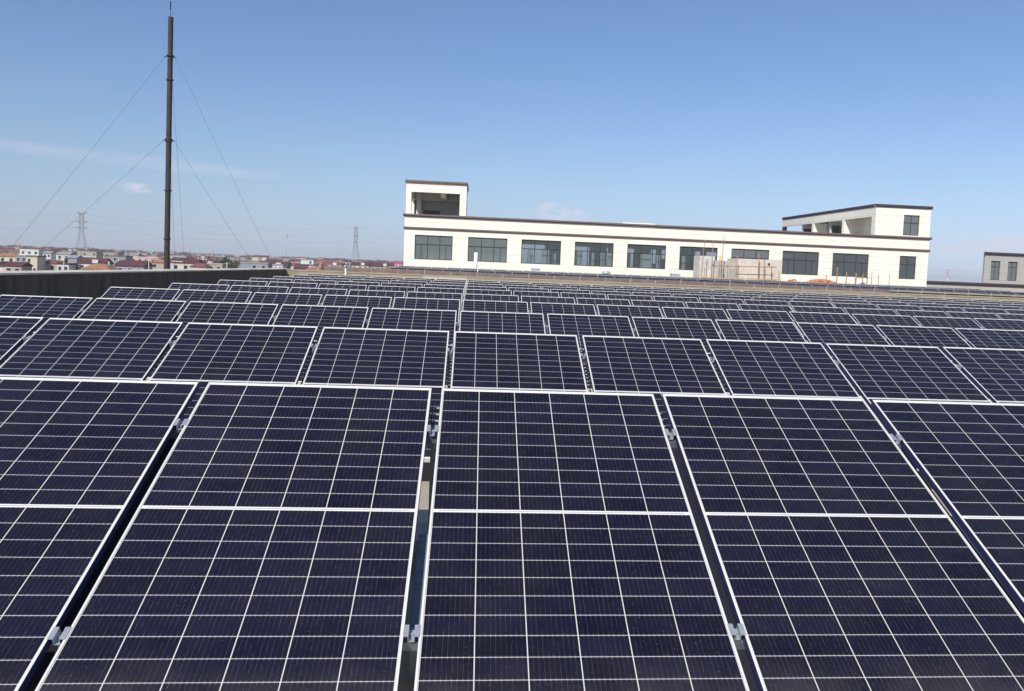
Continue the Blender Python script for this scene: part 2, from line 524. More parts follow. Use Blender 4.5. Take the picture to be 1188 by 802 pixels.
# lightning strip on little brackets along that parapet
ls = thing('lightning_strip', 'thin lightning wire on short brackets along the beige far parapet', 'lightning wire', (0, FY+0.12, 0.10))
mb = MB(); pts = [(-7.3 + i*1.08, 0, 0.155 + (0.006 if i % 2 else -0.004)) for i in range(46)]
mb.tube(pts, 0.006, 5); mb.build('wire', GALV, ls)
mb = MB(); mb.bar((0,0,0.0), (0,0,0.16), 0.014); br = mb.mesh('bracket', mat('pale galvanised bracket', (0.6, 0.6, 0.58), 0.5, 0.2))
for p in pts:
    b_ = link(bpy.data.objects.new('bracket', br), ls); b_.location = (p[0], 0, 0)

# ------------------------------------------------------------------ solar panels
def panel_frame_mesh():
    hw, lip, t = PANEL_W/2, 0.0095, THICK
    bm = bmesh.new()
    outer = [(-hw,0),(hw,0),(hw,PANEL_L),(-hw,PANEL_L)]
    inner = [(-hw+lip,lip),(hw-lip,lip),(hw-lip,PANEL_L-lip),(-hw+lip,PANEL_L-lip)]
    lay = []
    for ring, z in ((outer,-t),(outer,0),(inner,0),(inner,-t)):
        lay.append([bm.verts.new((x,y,z)) for x,y in ring])
    for i in range(4):
        j = (i+1) % 4
        for a in range(4):
            b = (a+1) % 4
            bm.faces.new((lay[a][i], lay[a][j], lay[b][j], lay[b][i]))
    bmesh.ops.recalc_face_normals(bm, faces=bm.faces)
    es = [e for e in bm.edges if all(abs(v.co.z) < 1e-6 for v in e.verts)]
    bmesh.ops.bevel(bm, geom=es, offset=0.0009, segments=1, affect='EDGES')
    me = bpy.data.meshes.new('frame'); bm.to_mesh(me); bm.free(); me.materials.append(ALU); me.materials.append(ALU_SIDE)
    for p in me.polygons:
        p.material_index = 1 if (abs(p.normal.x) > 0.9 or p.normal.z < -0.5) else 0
    return me

def cell_sheet_mesh():
    hx = PANEL_W/2-0.0097; y0 = 0.0097; y1 = PANEL_L-0.0097
    mb = MB(); mb.box(-hx, hx, y0, y1, -0.0085, -0.0022)
    me = mb.mesh('cell_sheet', [CELLS, BACKSHEET])
    for p in me.polygons:
        p.material_index = 0 if p.normal.z > 0.5 else 1
    return me

FRAME_ME, CELL_ME = panel_frame_mesh(), cell_sheet_mesh()
jb = MB(); jb.box(-0.055, 0.055, PANEL_L/2-0.03, PANEL_L/2+0.03, -0.027, -0.0087)
JBOX_ME = jb.mesh('junction_box', mat('black plastic', (0.03,0.03,0.03), 0.5))
JB_OK = True

ORD = ['zeroth','first','second','third','fourth','fifth','sixth','seventh','eighth','ninth','tenth','eleventh','twelfth','thirteenth','fourteenth',
       'fifteenth','sixteenth','seventeenth','eighteenth','nineteenth','twentieth','twenty first','twenty second','twenty third','twenty fourth',
       'twenty fifth','twenty sixth','twenty seventh','twenty eighth','twenty ninth','thirtieth','thirty first','thirty second','thirty third',
       'thirty fourth','thirty fifth','thirty sixth','thirty seventh','thirty eighth','thirty ninth','fortieth','forty first','forty second']
PITCH = PANEL_W + GAP
#        top edge Y, z, first column, first visible column, last column, last visible column
ROWS = [(0.0, 0.0, -4, -2, 4, 2), (3.2536, 0.0317, -5, -4, 6, 4), (6.8763, 0.0083, -5, -5, 8, 6), (10.105, 0.0139, -5, -5, 10, 8),
        (12.95, 0.012, -5, -5, 12, 10), (16.10, 0.012, -5, -5, 14, 12), (18.85, 0.010, -5, -5, 15, 13), (21.50, 0.012, -5, -5, 17, 15),
        (24.30, 0.014, -5, -5, 19, 17), (26.75, 0.016, -5, -5, 20, 18)]
ROWNAME = ['nearest', 'second', 'third', 'fourth', 'fifth', 'sixth', 'seventh', 'eighth', 'ninth', 'farthest']
ct, st = math.cos(TILT), math.sin(TILT)
proto = thing('solar_panel', 'x', 'solar panel')
link(bpy.data.objects.new('frame', FRAME_ME), proto)
link(bpy.data.objects.new('cell_sheet', CELL_ME), proto)
link(bpy.data.objects.new('junction_box', JBOX_ME), proto)
PARTS = list(proto.children)
first = [True]
def place_panel(x, y, z, label, group, parts=3):
    if first[0]:
        p = proto; first[0] = False
    else:
        p = proto.copy(); COL.objects.link(p)
        for ch in PARTS[:parts]:
            c = ch.copy(); COL.objects.link(c); c.parent = p
    p.location = (x, y - PANEL_L*ct, z - PANEL_L*st)
    p.rotation_euler = (TILT + rnd.uniform(-0.0012, 0.0012), rnd.uniform(-0.0008, 0.0008), 0)
    tag(p, label, 'solar panel', group)
    return p
for r, (Y, Z, k0, v0, k1, v1) in enumerate(ROWS):
    for k in range(k0, k1+1):
        x = (k+0.5)*PITCH - 0.0037*Y
        if v0 <= k <= v1:
            lb = 'dark blue solar panel, %s from the left in the %s row of panels' % (ORD[k-v0+1], ROWNAME[r])
        elif k > v1:
            lb = 'dark blue solar panel, number %s beyond the right picture edge in the %s row' % (['one','two','three'][k-v1-1], ROWNAME[r])
        else:
            lb = 'dark blue solar panel, number %s beyond the left picture edge in the %s row' % (['one','two','three'][v0-k-1], ROWNAME[r])
        place_panel(x + rnd.uniform(-0.002, 0.002), Y + rnd.uniform(-0.003, 0.003), Z, lb, 'solar panels on the near roof', 3 if r < 4 else 2)

# ------------------------------------------------------------------ racks that carry them
def rafter_mesh(L0):
    """perforated channel: two flanges joined by bright rungs"""
    mb = MB(); L1, z1, z0 = 0.985, -0.080, -0.121
    y0, y1 = L0*PANEL_L, L1*PANEL_L
    mb.box(-0.0205, -0.0180, y0, y1, z0, z1); mb.box(0.0180, 0.0205, y0, y1, z0, z1)
    y = y0+0.012
    while y < y1-0.02:
        mb.box(-0.0179, 0.0179, y, y+0.009, z1-0.004, z1-0.0012, 1); y += 0.058
    return mb.mesh('slotted_rafter', [GAP_SHADE, RUNG])
def gap_strip_mesh(v0, v1, z, m, hw=0.0205):
    mb = MB(); mb.box(-hw, hw, v0*PANEL_L, v1*PANEL_L, z-0.041, z)
    return mb.mesh('strut_or_shade_strip', m)
def clamp_mesh():
    mb = MB(); t = 0.0028
    prof = [(-0.0290,0.0006),(-0.0125,0.0006),(-0.0125,-0.026),(0.0125,-0.026),(0.0125,0.0006),(0.0290,0.0006),
            (0.0290,0.0006+t),(0.0125-t,0.0006+t),(0.0125-t,-0.026+t),(-0.0125+t,-0.026+t),(-0.0125+t,0.0006+t),(-0.0290,0.0006+t)]
    n = len(prof)
    vs = [(x,-0.026,z) for x,z in prof] + [(x,0.026,z) for x,z in prof]
    fs = []
    for i in range(n):
        j = (i+1) % n; fs.append((i,j,j+n,i+n))
    for s in (0, n):
        for q in ((0,1,10,11),(1,2,9,10),(2,3,8,9),(3,4,7,8),(4,5,6,7)):
            fs.append(tuple(i+s for i in q))
    mb.add(vs, fs)
    mb.tube([(0,0,-0.0232),(0,0,-0.0150)], 0.0065, 6, 0, True, False)
    mb.tube([(0,0,-0.075),(0,0,-0.0262)], 0.004, 6, 0, True, False)
    return mb.mesh('mid_clamp', CLAMP)
RAFTER_ME, RAFTER_LONG, STRUT_ME, CLAMP_ME = rafter_mesh(0.835), rafter_mesh(0.42), gap_strip_mesh(0.20, 0.485, -0.109, GALV), clamp_mesh()
GAP_SHADE_STRIP = gap_strip_mesh(0.02, 0.80, -0.0785, GAP_SHADE, 0.055)  # dark strip added to paint shade into the front row's gaps
def place_part(me, parent, loc, rot=(0,0,0)):
    o = link(bpy.data.objects.new(me.name.split('.')[0], me), parent)
    o.location = loc; o.rotation_euler = rot
    return o
def on_slope(v, dz):
    """offset from the low edge along the slope and below it"""
    return (v*PANEL_L*ct - dz*st, v*PANEL_L*st + dz*ct)
for r, (Y, Z, k0, v0, k1, v1) in enumerate(ROWS):
    yb, zb = Y - PANEL_L*ct, Z - PANEL_L*st
    root = thing('panel_rack', 'galvanised steel rack under the %s row of solar panels' % ROWNAME[r], 'mounting rack', (-0.0037*Y, yb, zb), group='racks under the solar rows')
    xa, xb = k0*PITCH+0.05, (k1+1)*PITCH-0.05
    for v in (0.166, 0.812):
        mb = MB(); mb.box(xa, xb, -0.0205, 0.0205, -0.077, -0.0362)
        oy, oz = on_slope(v, 0)
        place_part(mb.mesh('purlin', GALV), root, (0, oy, oz), (TILT, 0, 0))
    zroof = ROOF_Z - zb
    ry, rz = on_slope(0.93, -0.118); fy, fz = on_slope(0.30, -0.135)
    mb = MB(); mb.box(-0.0205, 0.0205, -0.0205, 0.0205, zroof+0.0, rz); rear = mb.mesh('rear_post', GALV)
    mb = MB(); mb.box(-0.0205, 0.0205, -0.0205, 0.0205, zroof+0.0, fz); front = mb.mesh('front_post', GALV)
    mb = MB(); mb.box(-0.15, 0.15, -0.15, 0.15, zroof, zroof+0.16); blk = mb.mesh('ballast_block', CEMENT)
    for k in range(k0, k1+2):
        x = k*PITCH
        jx = rnd.uniform(-0.004, 0.004)
        if r < 5:
            if k0 < k < k1+1:
                for v in (0.166, 0.812):
                    oy, oz = on_slope(v + rnd.uniform(-0.006, 0.006), 0)
                    place_part(CLAMP_ME, root, (x, oy, oz), (TILT, 0, 0))
            place_part(RAFTER_LONG if r else RAFTER_ME, root, (x+jx, 0, 0), (TILT, 0, 0))
            if r == 0:
                place_part(STRUT_ME if k == 0 else GAP_SHADE_STRIP, root, (x + (0.040 if k == 1 else 0.0), 0, 0), (TILT, 0, 0))
        if r < 5 or k % 2 == 0:
            place_part(rear, root, (x+jx, ry, 0)); place_part(front, root, (x-jx, fy, 0))
            if r < 5:
                place_part(blk, root, (x+jx, ry+0.19, 0))

# white vent pipe in front of the far parapet
def vent_pipe(name, label, x, y, z0, z1, r, cap):
    t = thing(name, label, 'pipe', (x, y, z0))
    mb = MB(); mb.tube([(0,0,0),(0,0,z1-z0)], r, 14); mb.build('pipe', WHITE_PVC, t)
    mb = MB()
    if cap:
        mb.tube([(0,0,z1-z0+0.002),(0,0,z1-z0+0.02),(0,0,z1-z0+0.07)], [r*1.5, r*1.5, r*0.5], 14); mb.build('cap', WHITE_PVC, t)
    else:
        mb.tube([(0,0,(z1-z0)*0.55),(0,0,(z1-z0)*0.55+0.06)], r*1.18, 14); mb.build('collar', WHITE_PVC, t)
    return t
vent_pipe('vent_pipe', 'short white plastic pipe standing against the beige far parapet', -4.98, 29.0, ROOF_Z, 0.235, 0.032, False)

# ------------------------------------------------------------------ neighbouring factory and its solar roof
nf = thing('factory_building', 'low neighbouring factory with red brown roof edge just beyond the beige parapet', 'factory', (0, 31.5, GROUND_Z))
NZ = -0.97
B_ = lambda z: z - GROUND_Z
mb = MB(); mb.box(-6.3, 62, 0.0, 34.5, 0, B_(NZ)); mb.build('wall', CEMENT, nf)
mb = MB(); mb.box(-6.28, 61.9, 0.25, 34.4, B_(NZ)+0.004, B_(NZ)+0.03); mb.build('roof', ROOF, nf)
mb = MB()
mb.add([(-6.3,0.0,B_(NZ)),(19.1,0.0,B_(NZ)),(19.1,0.25,B_(NZ)),(-6.3,0.25,B_(NZ)),(-6.3,0.0,B_(0.262)),(19.1,0.0,B_(0.203)),(19.1,0.25,B_(0.203)),(-6.3,0.25,B_(0.262))],
       [(0,3,2,1),(4,5,6,7),(0,1,5,4),(1,2,6,5),(2,3,7,6),(3,0,4,7)])
mb.build('ridge_wall', REDBAND, nf)
mb = MB(); mb.box(19.103, 62, 0.35, 0.6, B_(NZ)+0.031, B_(0.12)); mb.build('recessed_wall', CORNICE, nf)  # dark brown puts the shade under the ledge into the colour
mb = MB(); mb.add([(19.103,0.0,B_(0.135)),(62,0.0,B_(0.05)),(62,0.62,B_(0.05)),(19.103,0.62,B_(0.135)),(19.103,0.0,B_(0.195)),(62,0.0,B_(0.13)),(62,0.62,B_(0.13)),(19.103,0.62,B_(0.195))],
       [(0,3,2,1),(4,5,6,7),(0,1,5,4),(1,2,6,5),(2,3,7,6),(3,0,4,7)])
mb.build('ledge', mat('weathered beige coping', (0.36, 0.31, 0.23)), nf)

for r, (Y, Z) in enumerate(((52.0, 0.145), (55.8, 0.175), (59.6, 0.205))):
    nm = ('front', 'middle', 'back')[r]
    for k in range(40):
        place_panel(-7.0+0.62 + 1.4 + (k)*PITCH, Y + rnd.uniform(-0.01, 0.01), Z + rnd.uniform(-0.006, 0.006),
                    'far solar panel, %s from the left in the %s row on the factory roof' % (ORD[k+1], nm), 'solar panels on the factory roof', 2)
    yb, zb = Y - PANEL_L*ct, Z - PANEL_L*st
    root = thing('panel_rack', 'steel rack under the %s row of panels on the neighbouring factory roof' % nm, 'mounting rack', (-5.5, yb, zb), group='racks on the factory roof')
    for v in (0.166, 0.812):
        oy, oz = on_slope(v, 0)
        mb = MB(); mb.box(0, 47.2, -0.0205, 0.0205, -0.077, -0.0362); place_part(mb.mesh('purlin', GALV), root, (0, oy, oz), (TILT, 0, 0))
    ry, rz = on_slope(0.812, -0.078); fy, fz = on_slope(0.166, -0.078)
    zr = NZ + 0.03 - zb
    mb = MB(); mb.box(-0.03, 0.03, -0.0205, 0.0205, zr, rz); rear = mb.mesh('rear_post', GALV)
    mb = MB(); mb.box(-0.03, 0.03, -0.0205, 0.0205, zr, fz); front = mb.mesh('front_post', GALV)
    for k in range(0, 40, 2):
        place_part(rear, root, (0.1+k*PITCH, ry, 0)); place_part(front, root, (0.1+k*PITCH, fy, 0))

vent_pipe('vent_pipe', 'tall white vent pipe on the factory roof before the cream building', 0.2, 62.4, NZ+0.03, 1.52, 0.15, False)
def roof_vent(label, x, y, z0, z1, w):
    t = thing('roof_vent', label, 'roof vent', (x, y, z0), group='box vents on the factory roof')
    m_ = mat('pale sheet metal', (0.55, 0.56, 0.55), 0.5, 0.3)
    mb = MB(); mb.box(-w*0.42, w*0.42, -w*0.42, w*0.42, 0, z1-z0-0.12); mb.build('housing', m_, t)
    mb = MB()
    mb.add([(-w/2,-w/2,z1-z0-0.118),(w/2,-w/2,z1-z0-0.118),(w/2,w/2,z1-z0-0.118),(-w/2,w/2,z1-z0-0.118),(-w*0.4,-w*0.4,z1-z0),(w*0.4,-w*0.4,z1-z0),(w*0.4,w*0.4,z1-z0),(-w*0.4,w*0.4,z1-z0)],
           [(0,3,2,1),(4,5,6,7),(0,1,5,4),(1,2,6,5),(2,3,7,6),(3,0,4,7)])
    mb.build('hood', m_, t)
roof_vent('pale metal box vent on the factory roof near the tall white vent pipe', 5.1, 62.4, NZ+0.03, 0.50, 0.80)
roof_vent('pale metal box vent on the factory roof beside the rusty scaffold', 16.75, 62.4, NZ+0.03, 0.50, 0.80)
t = thing('turbine_vent', 'small round silver vent on the factory roof midway along the cream facade', 'roof vent', (10.95, 62.4, NZ+0.03))
mb = MB(); mb.tube([(0,0,0),(0,0,1.12)], 0.2, 14); mb.build('neck', GALV, t)
mb = MB(); mb.tube([(0,0,1.122),(0,0,1.18),(0,0,1.28),(0,0,1.36),(0,0,1.40)], [0.26,0.36,0.38,0.26,0.06], 16); mb.build('cowl', mat('pale bluish metal', (0.55,0.62,0.7), 0.35, 0.4), t)

# ------------------------------------------------------------------ unfinished concrete shaft with scaffold, starter bars, rubble
cs = thing('concrete_shaft', 'raw concrete shaft under construction in front of the cream facade', 'concrete shaft', (20.3, 63.5, NZ+0.03))
SZ = NZ+0.03
mb = MB(); mb.box(2.0, 5.95, 0.0, 2.6, 0, 1.95-SZ); mb.build('wall', CONCRETE, cs)
mb = MB(); mb.box(0.0, 1.99, 0.3, 2.5, 0, 1.70-SZ); mb.build('boarded_side', BOARD, cs)
for i, x in enumerate((0.02, 0.55, 1.08, 1.52)):
    mb = MB(); mb.box(x, x+0.40, 0.24, 0.298, 0, 1.05-SZ+0.03*(i % 2)); mb.build('formwork_board', mat('board %d' % i, [(0.50,0.47,0.42),(0.40,0.38,0.35),(0.46,0.44,0.40),(0.36,0.35,0.33)][i], 0.9), cs)
mb = MB(); mb.box(4.75, 4.92, -0.03, -0.003, 1.45-SZ, 1.66-SZ); mb.build('electrical_box', MULLION, cs)
mb = MB(); mb.box(-1.1, 0.30, 0.5, 2.3, 0, 2.06-SZ); mb.build('block_wall', mat('pale block work', (0.56,0.53,0.48), 0.9, vary=0.2, vscale=3), cs)

sc = thing('scaffold', 'rusty pipe scaffold with poles of uneven height round the raw concrete shaft', 'scaffold', (18.0, 62.6, SZ))
def pole(parent, x, y, z1, r=0.035, lean=0.0, name='pole', m=RUST):
    mb = MB(); mb.tube([(x, y, 0), (x+lean, y, z1-SZ)], r, 7); return mb.build(name, m, parent)
for x, z1, ln in ((0.95,3.32,0.13),(1.28,1.05,0.05),(1.9,3.36,0.06),(2.75,3.7,0.12),(2.62,2.15,-0.02),(3.20,1.5,0.0),(4.08,2.16,0.0),(6.02,2.4,-0.08),(6.42,1.96,-0.02),(7.16,1.42,0.0),(7.68,1.08,0.0)):
    pole(sc, x, rnd.uniform(-0.3, 0.3), z1, 0.036 if z1 < 3 else 0.03, ln)
mb = MB(); mb.tube([(1.75,-0.32,1.21-SZ),(7.35,-0.32,1.33-SZ)], 0.032, 7); mb.build('rail', RUST, sc)
mb = MB(); mb.tube([(4.1,0.34,0.62-SZ),(7.35,0.34,0.66-SZ)], 0.03, 7); mb.build('rail', MULLION, sc)
mb = MB(); mb.box(0.5,4.6,-0.62,-0.35,1.14,1.22); mb.build('plank', mat('ochre timber', (0.50,0.33,0.16), 0.9, vary=0.2, vscale=5), sc)
mb = MB(); mb.box(4.9,7.7,-0.62,-0.35,1.17,1.25); mb.build('plank', mat('ochre timber', (0.5,0.33,0.16)), sc)
for x in (2.62, 1.9, 4.08, 6.4):
    mb = MB(); mb.box(x-0.06, x+0.06, -0.40, -0.24, 1.22-SZ, 1.34-SZ); mb.build('coupler', RUST, sc)
m_ = mat('yellow coupler tape', (0.70, 0.42, 0.06), 0.8)
mb = MB(); mb.tube([(2.61,-0.33,1.55-SZ),(2.61,-0.33,1.95-SZ)], 0.05, 7); mb.build('sleeve', m_, sc)

sp = thing('starter_bars', 'cluster of upright rusty bars with a cross bar right of the orange rubble', 'steel bars', (31.0, 62.6, SZ))
for x, z1 in ((-1.05,0.82),(-0.15,1.55),(0.55,1.18),(1.42,1.05),(1.5,1.16),(2.15,1.02),(2.42,1.25),(2.85,1.28),(3.55,1.10),(4.4,1.14)):
    pole(sp, x, rnd.uniform(-0.2, 0.2), z1, 0.028 if x > 2.5 else 0.042, 0.02, 'bar')
mb = MB(); mb.tube([(1.35,-0.25,0.72-SZ),(2.5,-0.25,0.75-SZ)], 0.035, 6); mb.build('cross_bar', RUST, sp)

def rubble(label, x0, x1, y, top, n, seed):
    q = random.Random(seed); mb = MB()
    for i in range(n):
        x = q.uniform(x0, x1); f = 1-abs((x-(x0+x1)/2)/((x1-x0)/2))**3
        yy = y + q.uniform(-0.5, 0.5); zz = SZ + q.uniform(0.0, 1.0)*(top-SZ)*(0.55+0.45*f)
        s = q.uniform(0.10, 0.20)
        M = Matrix.Rotation(q.uniform(0, 6), 3, 'Z') @ Matrix.Rotation(q.uniform(-0.5, 0.5), 3, 'X')
        c = Vector((x-x0, yy-y, zz-SZ))
        vs = [c + M @ Vector((a*s, b*s*0.6, d*s*0.5)) for a in (-1,1) for b in (-1,1) for d in (-1,1)]
        mb.add(vs, [(0,1,3,2),(4,6,7,5),(0,4,5,1),(2,3,7,6),(0,2,6,4),(1,5,7,3)])
    o = mb.build('brick_rubble', ORANGE); o.location = (x0, y, SZ)
    tag(o, label, 'rubble', 'orange brick heaps', 'stuff')
rubble('small orange brick heap before the cream facade', 26.55, 27.45, 62.6, 0.38, 130, 1)
rubble('long orange brick heap before the cream facade', 28.1, 30.8, 62.6, 0.42, 420, 2)
t = thing('barrel', 'blue rounded barrel standing between the rusty bars', 'barrel', (32.95, 62.2, SZ))
BLUE = mat('blue plastic', (0.06, 0.11, 0.30), 0.45)
mb = MB(); mb.tube([(0,0,0),(0,0,0.05),(0,0,0.45),(0,0,0.95),(0,0,1.16),(0,0,1.25)], [0.22,0.26,0.29,0.28,0.22,0.10], 18); mb.build('drum', BLUE, t)
mb = MB(); mb.tube([(0.08,0,1.252),(0.08,0,1.29)], 0.05, 10); mb.build('cap', BLUE, t)

# ------------------------------------------------------------------ cream office building
ob = thing('office_building', 'long cream office building with brown cornices and a row of wide dark windows', 'office building', (0, 70, GROUND_Z))
WIN = [(-5.31,-1.93),(-0.54,3.0),(4.29,7.91),(9.18,12.77),(14.05,17.68),(18.97,22.56),(23.88,27.51),(28.8,32.35),(33.69,37.24),(40.3,41.95)]
W0, W1 = 0.79, 2.98
X0, X1, DEPTH = -6.25, 43.12, 14.0
zz = lambda z: z - GROUND_Z
mb = MB(); holed_wall(X0, X1, 0.0, zz(4.585), [(a, b, zz(W0), zz(W1)) for a, b in WIN], 0.0, 0.25, mb); mb.build('wall', CREAM, ob)
mb = MB(); mb.box(X0, X0+0.25, 0.253, DEPTH, 0, zz(4.585)); mb.build('wall', CREAM, ob)
mb = MB(); mb.box(X1-0.25, X1, 0.253, 24.0, 0, zz(4.585)); mb.build('wall', CREAM, ob)
BW = [(a+0.3, b-0.3, zz(0.9), zz(2.9)) for a, b in WIN[:-1]]
mb = MB(); holed_wall(X0+0.253, X1-0.253, zz(-0.2), zz(4.585), BW, DEPTH-0.25, DEPTH, mb); mb.build('wall', PLASTER, ob)
mb = MB(); mb.box(X0+0.253, X1-0.253, 0.253, DEPTH-0.253, zz(3.25), zz(3.5)); mb.build('ceiling', PLASTER, ob)
mb = MB(); mb.box(X0+0.253, X1-0.253, 0.253, DEPTH-0.253, zz(-0.2), zz(0.0)); mb.build('floor', SOFFIT, ob)
mb = MB(); mb.box(X0+0.253, X1-0.253, 0.253, DEPTH-0.253, zz(4.2), zz(4.4)); mb.build('roof', SOFFIT, ob)
for x0, x1, y in ((X0+0.26, 3.2, 1.6), (23.2, 28.2, 2.2)):
    mb = MB(); mb.box(x0, x1, y, y+0.15, zz(0.003), zz(3.245)); mb.build('partition', SOFFIT, ob)
mb = MB(); mb.box(3.6, 3.75, 2.0, 13.5, zz(0.003), zz(3.245)); mb.build('partition', PLASTER, ob)
for x in (8.5, 13.4, 18.3, 22.9, 33.0):
    mb = MB(); mb.box(x, x+0.5, 6.6, 7.1, zz(0.003), zz(3.245)); mb.build('column', PLASTER, ob)
mb = MB(); mb.box(28.4, 37.6, 5.0, 5.15, zz(0.003), zz(2.6)); mb.build('partition', SOFFIT, ob)
# white curtains and pale display boards close behind the glass
for x, w_, y in ((5.1,0.35,0.8),(6.2,0.75,0.7),(7.3,0.3,1.2),(9.3,0.7,0.6),(10.9,0.25,1.0),(11.7,0.4,0.9),(12.35,0.35,0.6),(14.3,0.3,1.1),(15.4,1.0,0.7),(17.0,0.35,0.9),(19.4,0.45,0.9),(20.6,0.8,0.6),(22.0,0.3,1.0)):
    mb = MB(); n = 9
    vs = []
    for i in range(n):
        xx = x + w_*i/(n-1); yy = y + (0.04 if i % 2 else 0.0)
        vs += [(xx, yy, zz(0.05)), (xx, yy, zz(2.15)), (xx, yy+0.02, zz(2.15)), (xx, yy+0.02, zz(0.05))]
    fs = [(0,1,2,3), (4*n-4, 4*n-3, 4*n-2, 4*n-1)]
    for i in range(n-1):
        for q_ in range(4):
            a_, b_ = i*4+q_, i*4+(q_+1) % 4
            fs.append((a_, b_, b_+4, a_+4))
    mb.add(vs, fs); mb.build('curtain', CURTAIN, ob)
# desks and people-high clutter seen dimly through the glass
for i in range(16):
    x = rnd.uniform(4.5, 22.0); y = rnd.uniform(2.5, 12.0); h = rnd.uniform(1.0, 2.1)
    mb = MB(); mb.box(x, x+rnd.uniform(0.3, 0.9), y, y+0.4, zz(0.003), zz(h)); mb.build('cupboard', mat('dark furniture %d' % (i % 3), [(0.12,0.12,0.13),(0.08,0.09,0.12),(0.2,0.19,0.18)][i % 3], 0.7), ob)
def cornice(parent, x0, x1, y, z0, z1, proj, m, name='cornice'):
    mb = MB(); h = z1-z0
    prof = [(0, 0), (-proj*0.5, 0.0), (-proj*0.6, h*0.35), (-proj, h*0.45), (-proj, h), (0.30, h), (0.30, h*0.9), (0, h*0.9)]
    vs = [(x0, y+p, zz(z0)+q) for p, q in prof] + [(x1, y+p, zz(z0)+q) for p, q in prof]
    n = len(prof); fs = [tuple(range(n)), tuple(range(2*n-1, n-1, -1))]
    for i in range(n):
        j = (i+1) % n; fs.append((i, j, j+n, i+n))
    mb.add(vs, fs); return mb.build(name, m, parent)
def cornice_side(parent, x, sgn, y0, y1, z0, z1, proj, m, name='cornice'):
    mb = MB(); h = z1-z0
    prof = [(0, 0), (proj*0.5, 0.0), (proj*0.6, h*0.35), (proj, h*0.45), (proj, h), (-0.28, h), (-0.28, h*0.9), (0, h*0.9)]
    vs = [(x+sgn*p, y0, zz(z0)+q) for p, q in prof] + [(x+sgn*p, y1, zz(z0)+q) for p, q in prof]
    n = len(prof); fs = [tuple(range(n)), tuple(range(2*n-1, n-1, -1))]
    for i in range(n):
        j = (i+1) % n; fs.append((i, j, j+n, i+n))
    mb.add(vs, fs); return mb.build(name, m, parent)
cornice(ob, X0-0.15, X1+0.15, -0.003, 4.588, 4.83, 0.22, CORNICE)
cornice(ob, X0-0.08, X1+0.10, -0.003, 3.44, 3.67, 0.12, CORNICE)
cornice_side(ob, X0-0.003, -1, 0.32, DEPTH, 4.588, 4.829, 0.15, CORNICE)
cornice_side(ob, X1+0.003, 1, 0.32, 24.0, 4.588, 4.829, 0.15, CORNICE)

def window(parent, a, b, z0, z1, y, three=True, trans=0.62, glass=None):
    """frame is the part; panes are its sub-part"""
    f = MB(); t = 0.065; yf0, yf1 = y, y+0.06
    f.box(a, b, yf0, yf1, z0, z0+t); f.box(a, b, yf0, yf1, z1-t, z1)
    f.box(a, a+t, yf0, yf1, z0+t, z1-t); f.box(b-t, b, yf0, yf1, z0+t, z1-t)
    zt_ = z0 + (z1-z0)*trans
    n = 3 if three else 2
    xs = [a+t+(b-a-2*t)*i/n for i in range(n+1)]
    for i in range(n):
        l = xs[i] + (0.03 if i else 0); r_ = xs[i+1] - (0.03 if i < n-1 else 0)
        f.box(l, r_, yf0, yf1, zt_-0.035, zt_+0.035)
        if i < n-1: f.box(xs[i+1]-0.03, xs[i+1]+0.03, yf0, yf1, z0+t, z1-t)
        if three and i != 1:
            mx = (l+r_)/2; f.box(mx-0.025, mx+0.025, yf0+0.01, yf1, z0+t, zt_-0.035)
    o = f.build('window', MULLION, parent)
    p = MB(); p.box(a+t*0.5, b-t*0.5, y+0.025, y+0.033, z0+t*0.5, z1-t*0.5); p.build('pane', glass or GLASS, o)
    return o
for a, b in WIN:
    window(ob, a+0.002, b-0.002, zz(W0)+0.002, zz(W1)-0.002, 0.10, b-a > 2, 0.62, GLASS_DIM_REFLECTION if a > 28 else (GLASS_CLEAR if 4 < a < 20 else GLASS))
mb = MB(); mb.box(X0+0.253, X1-0.253, 0.14, 0.245, zz(W0)-0.05, zz(W0)-0.003)

mb = MB(); mb.box(13.9, 17.0, 2.2, 4.0, zz(4.41), zz(5.06)); mb.build('roof_hatch', CREAM, ob)
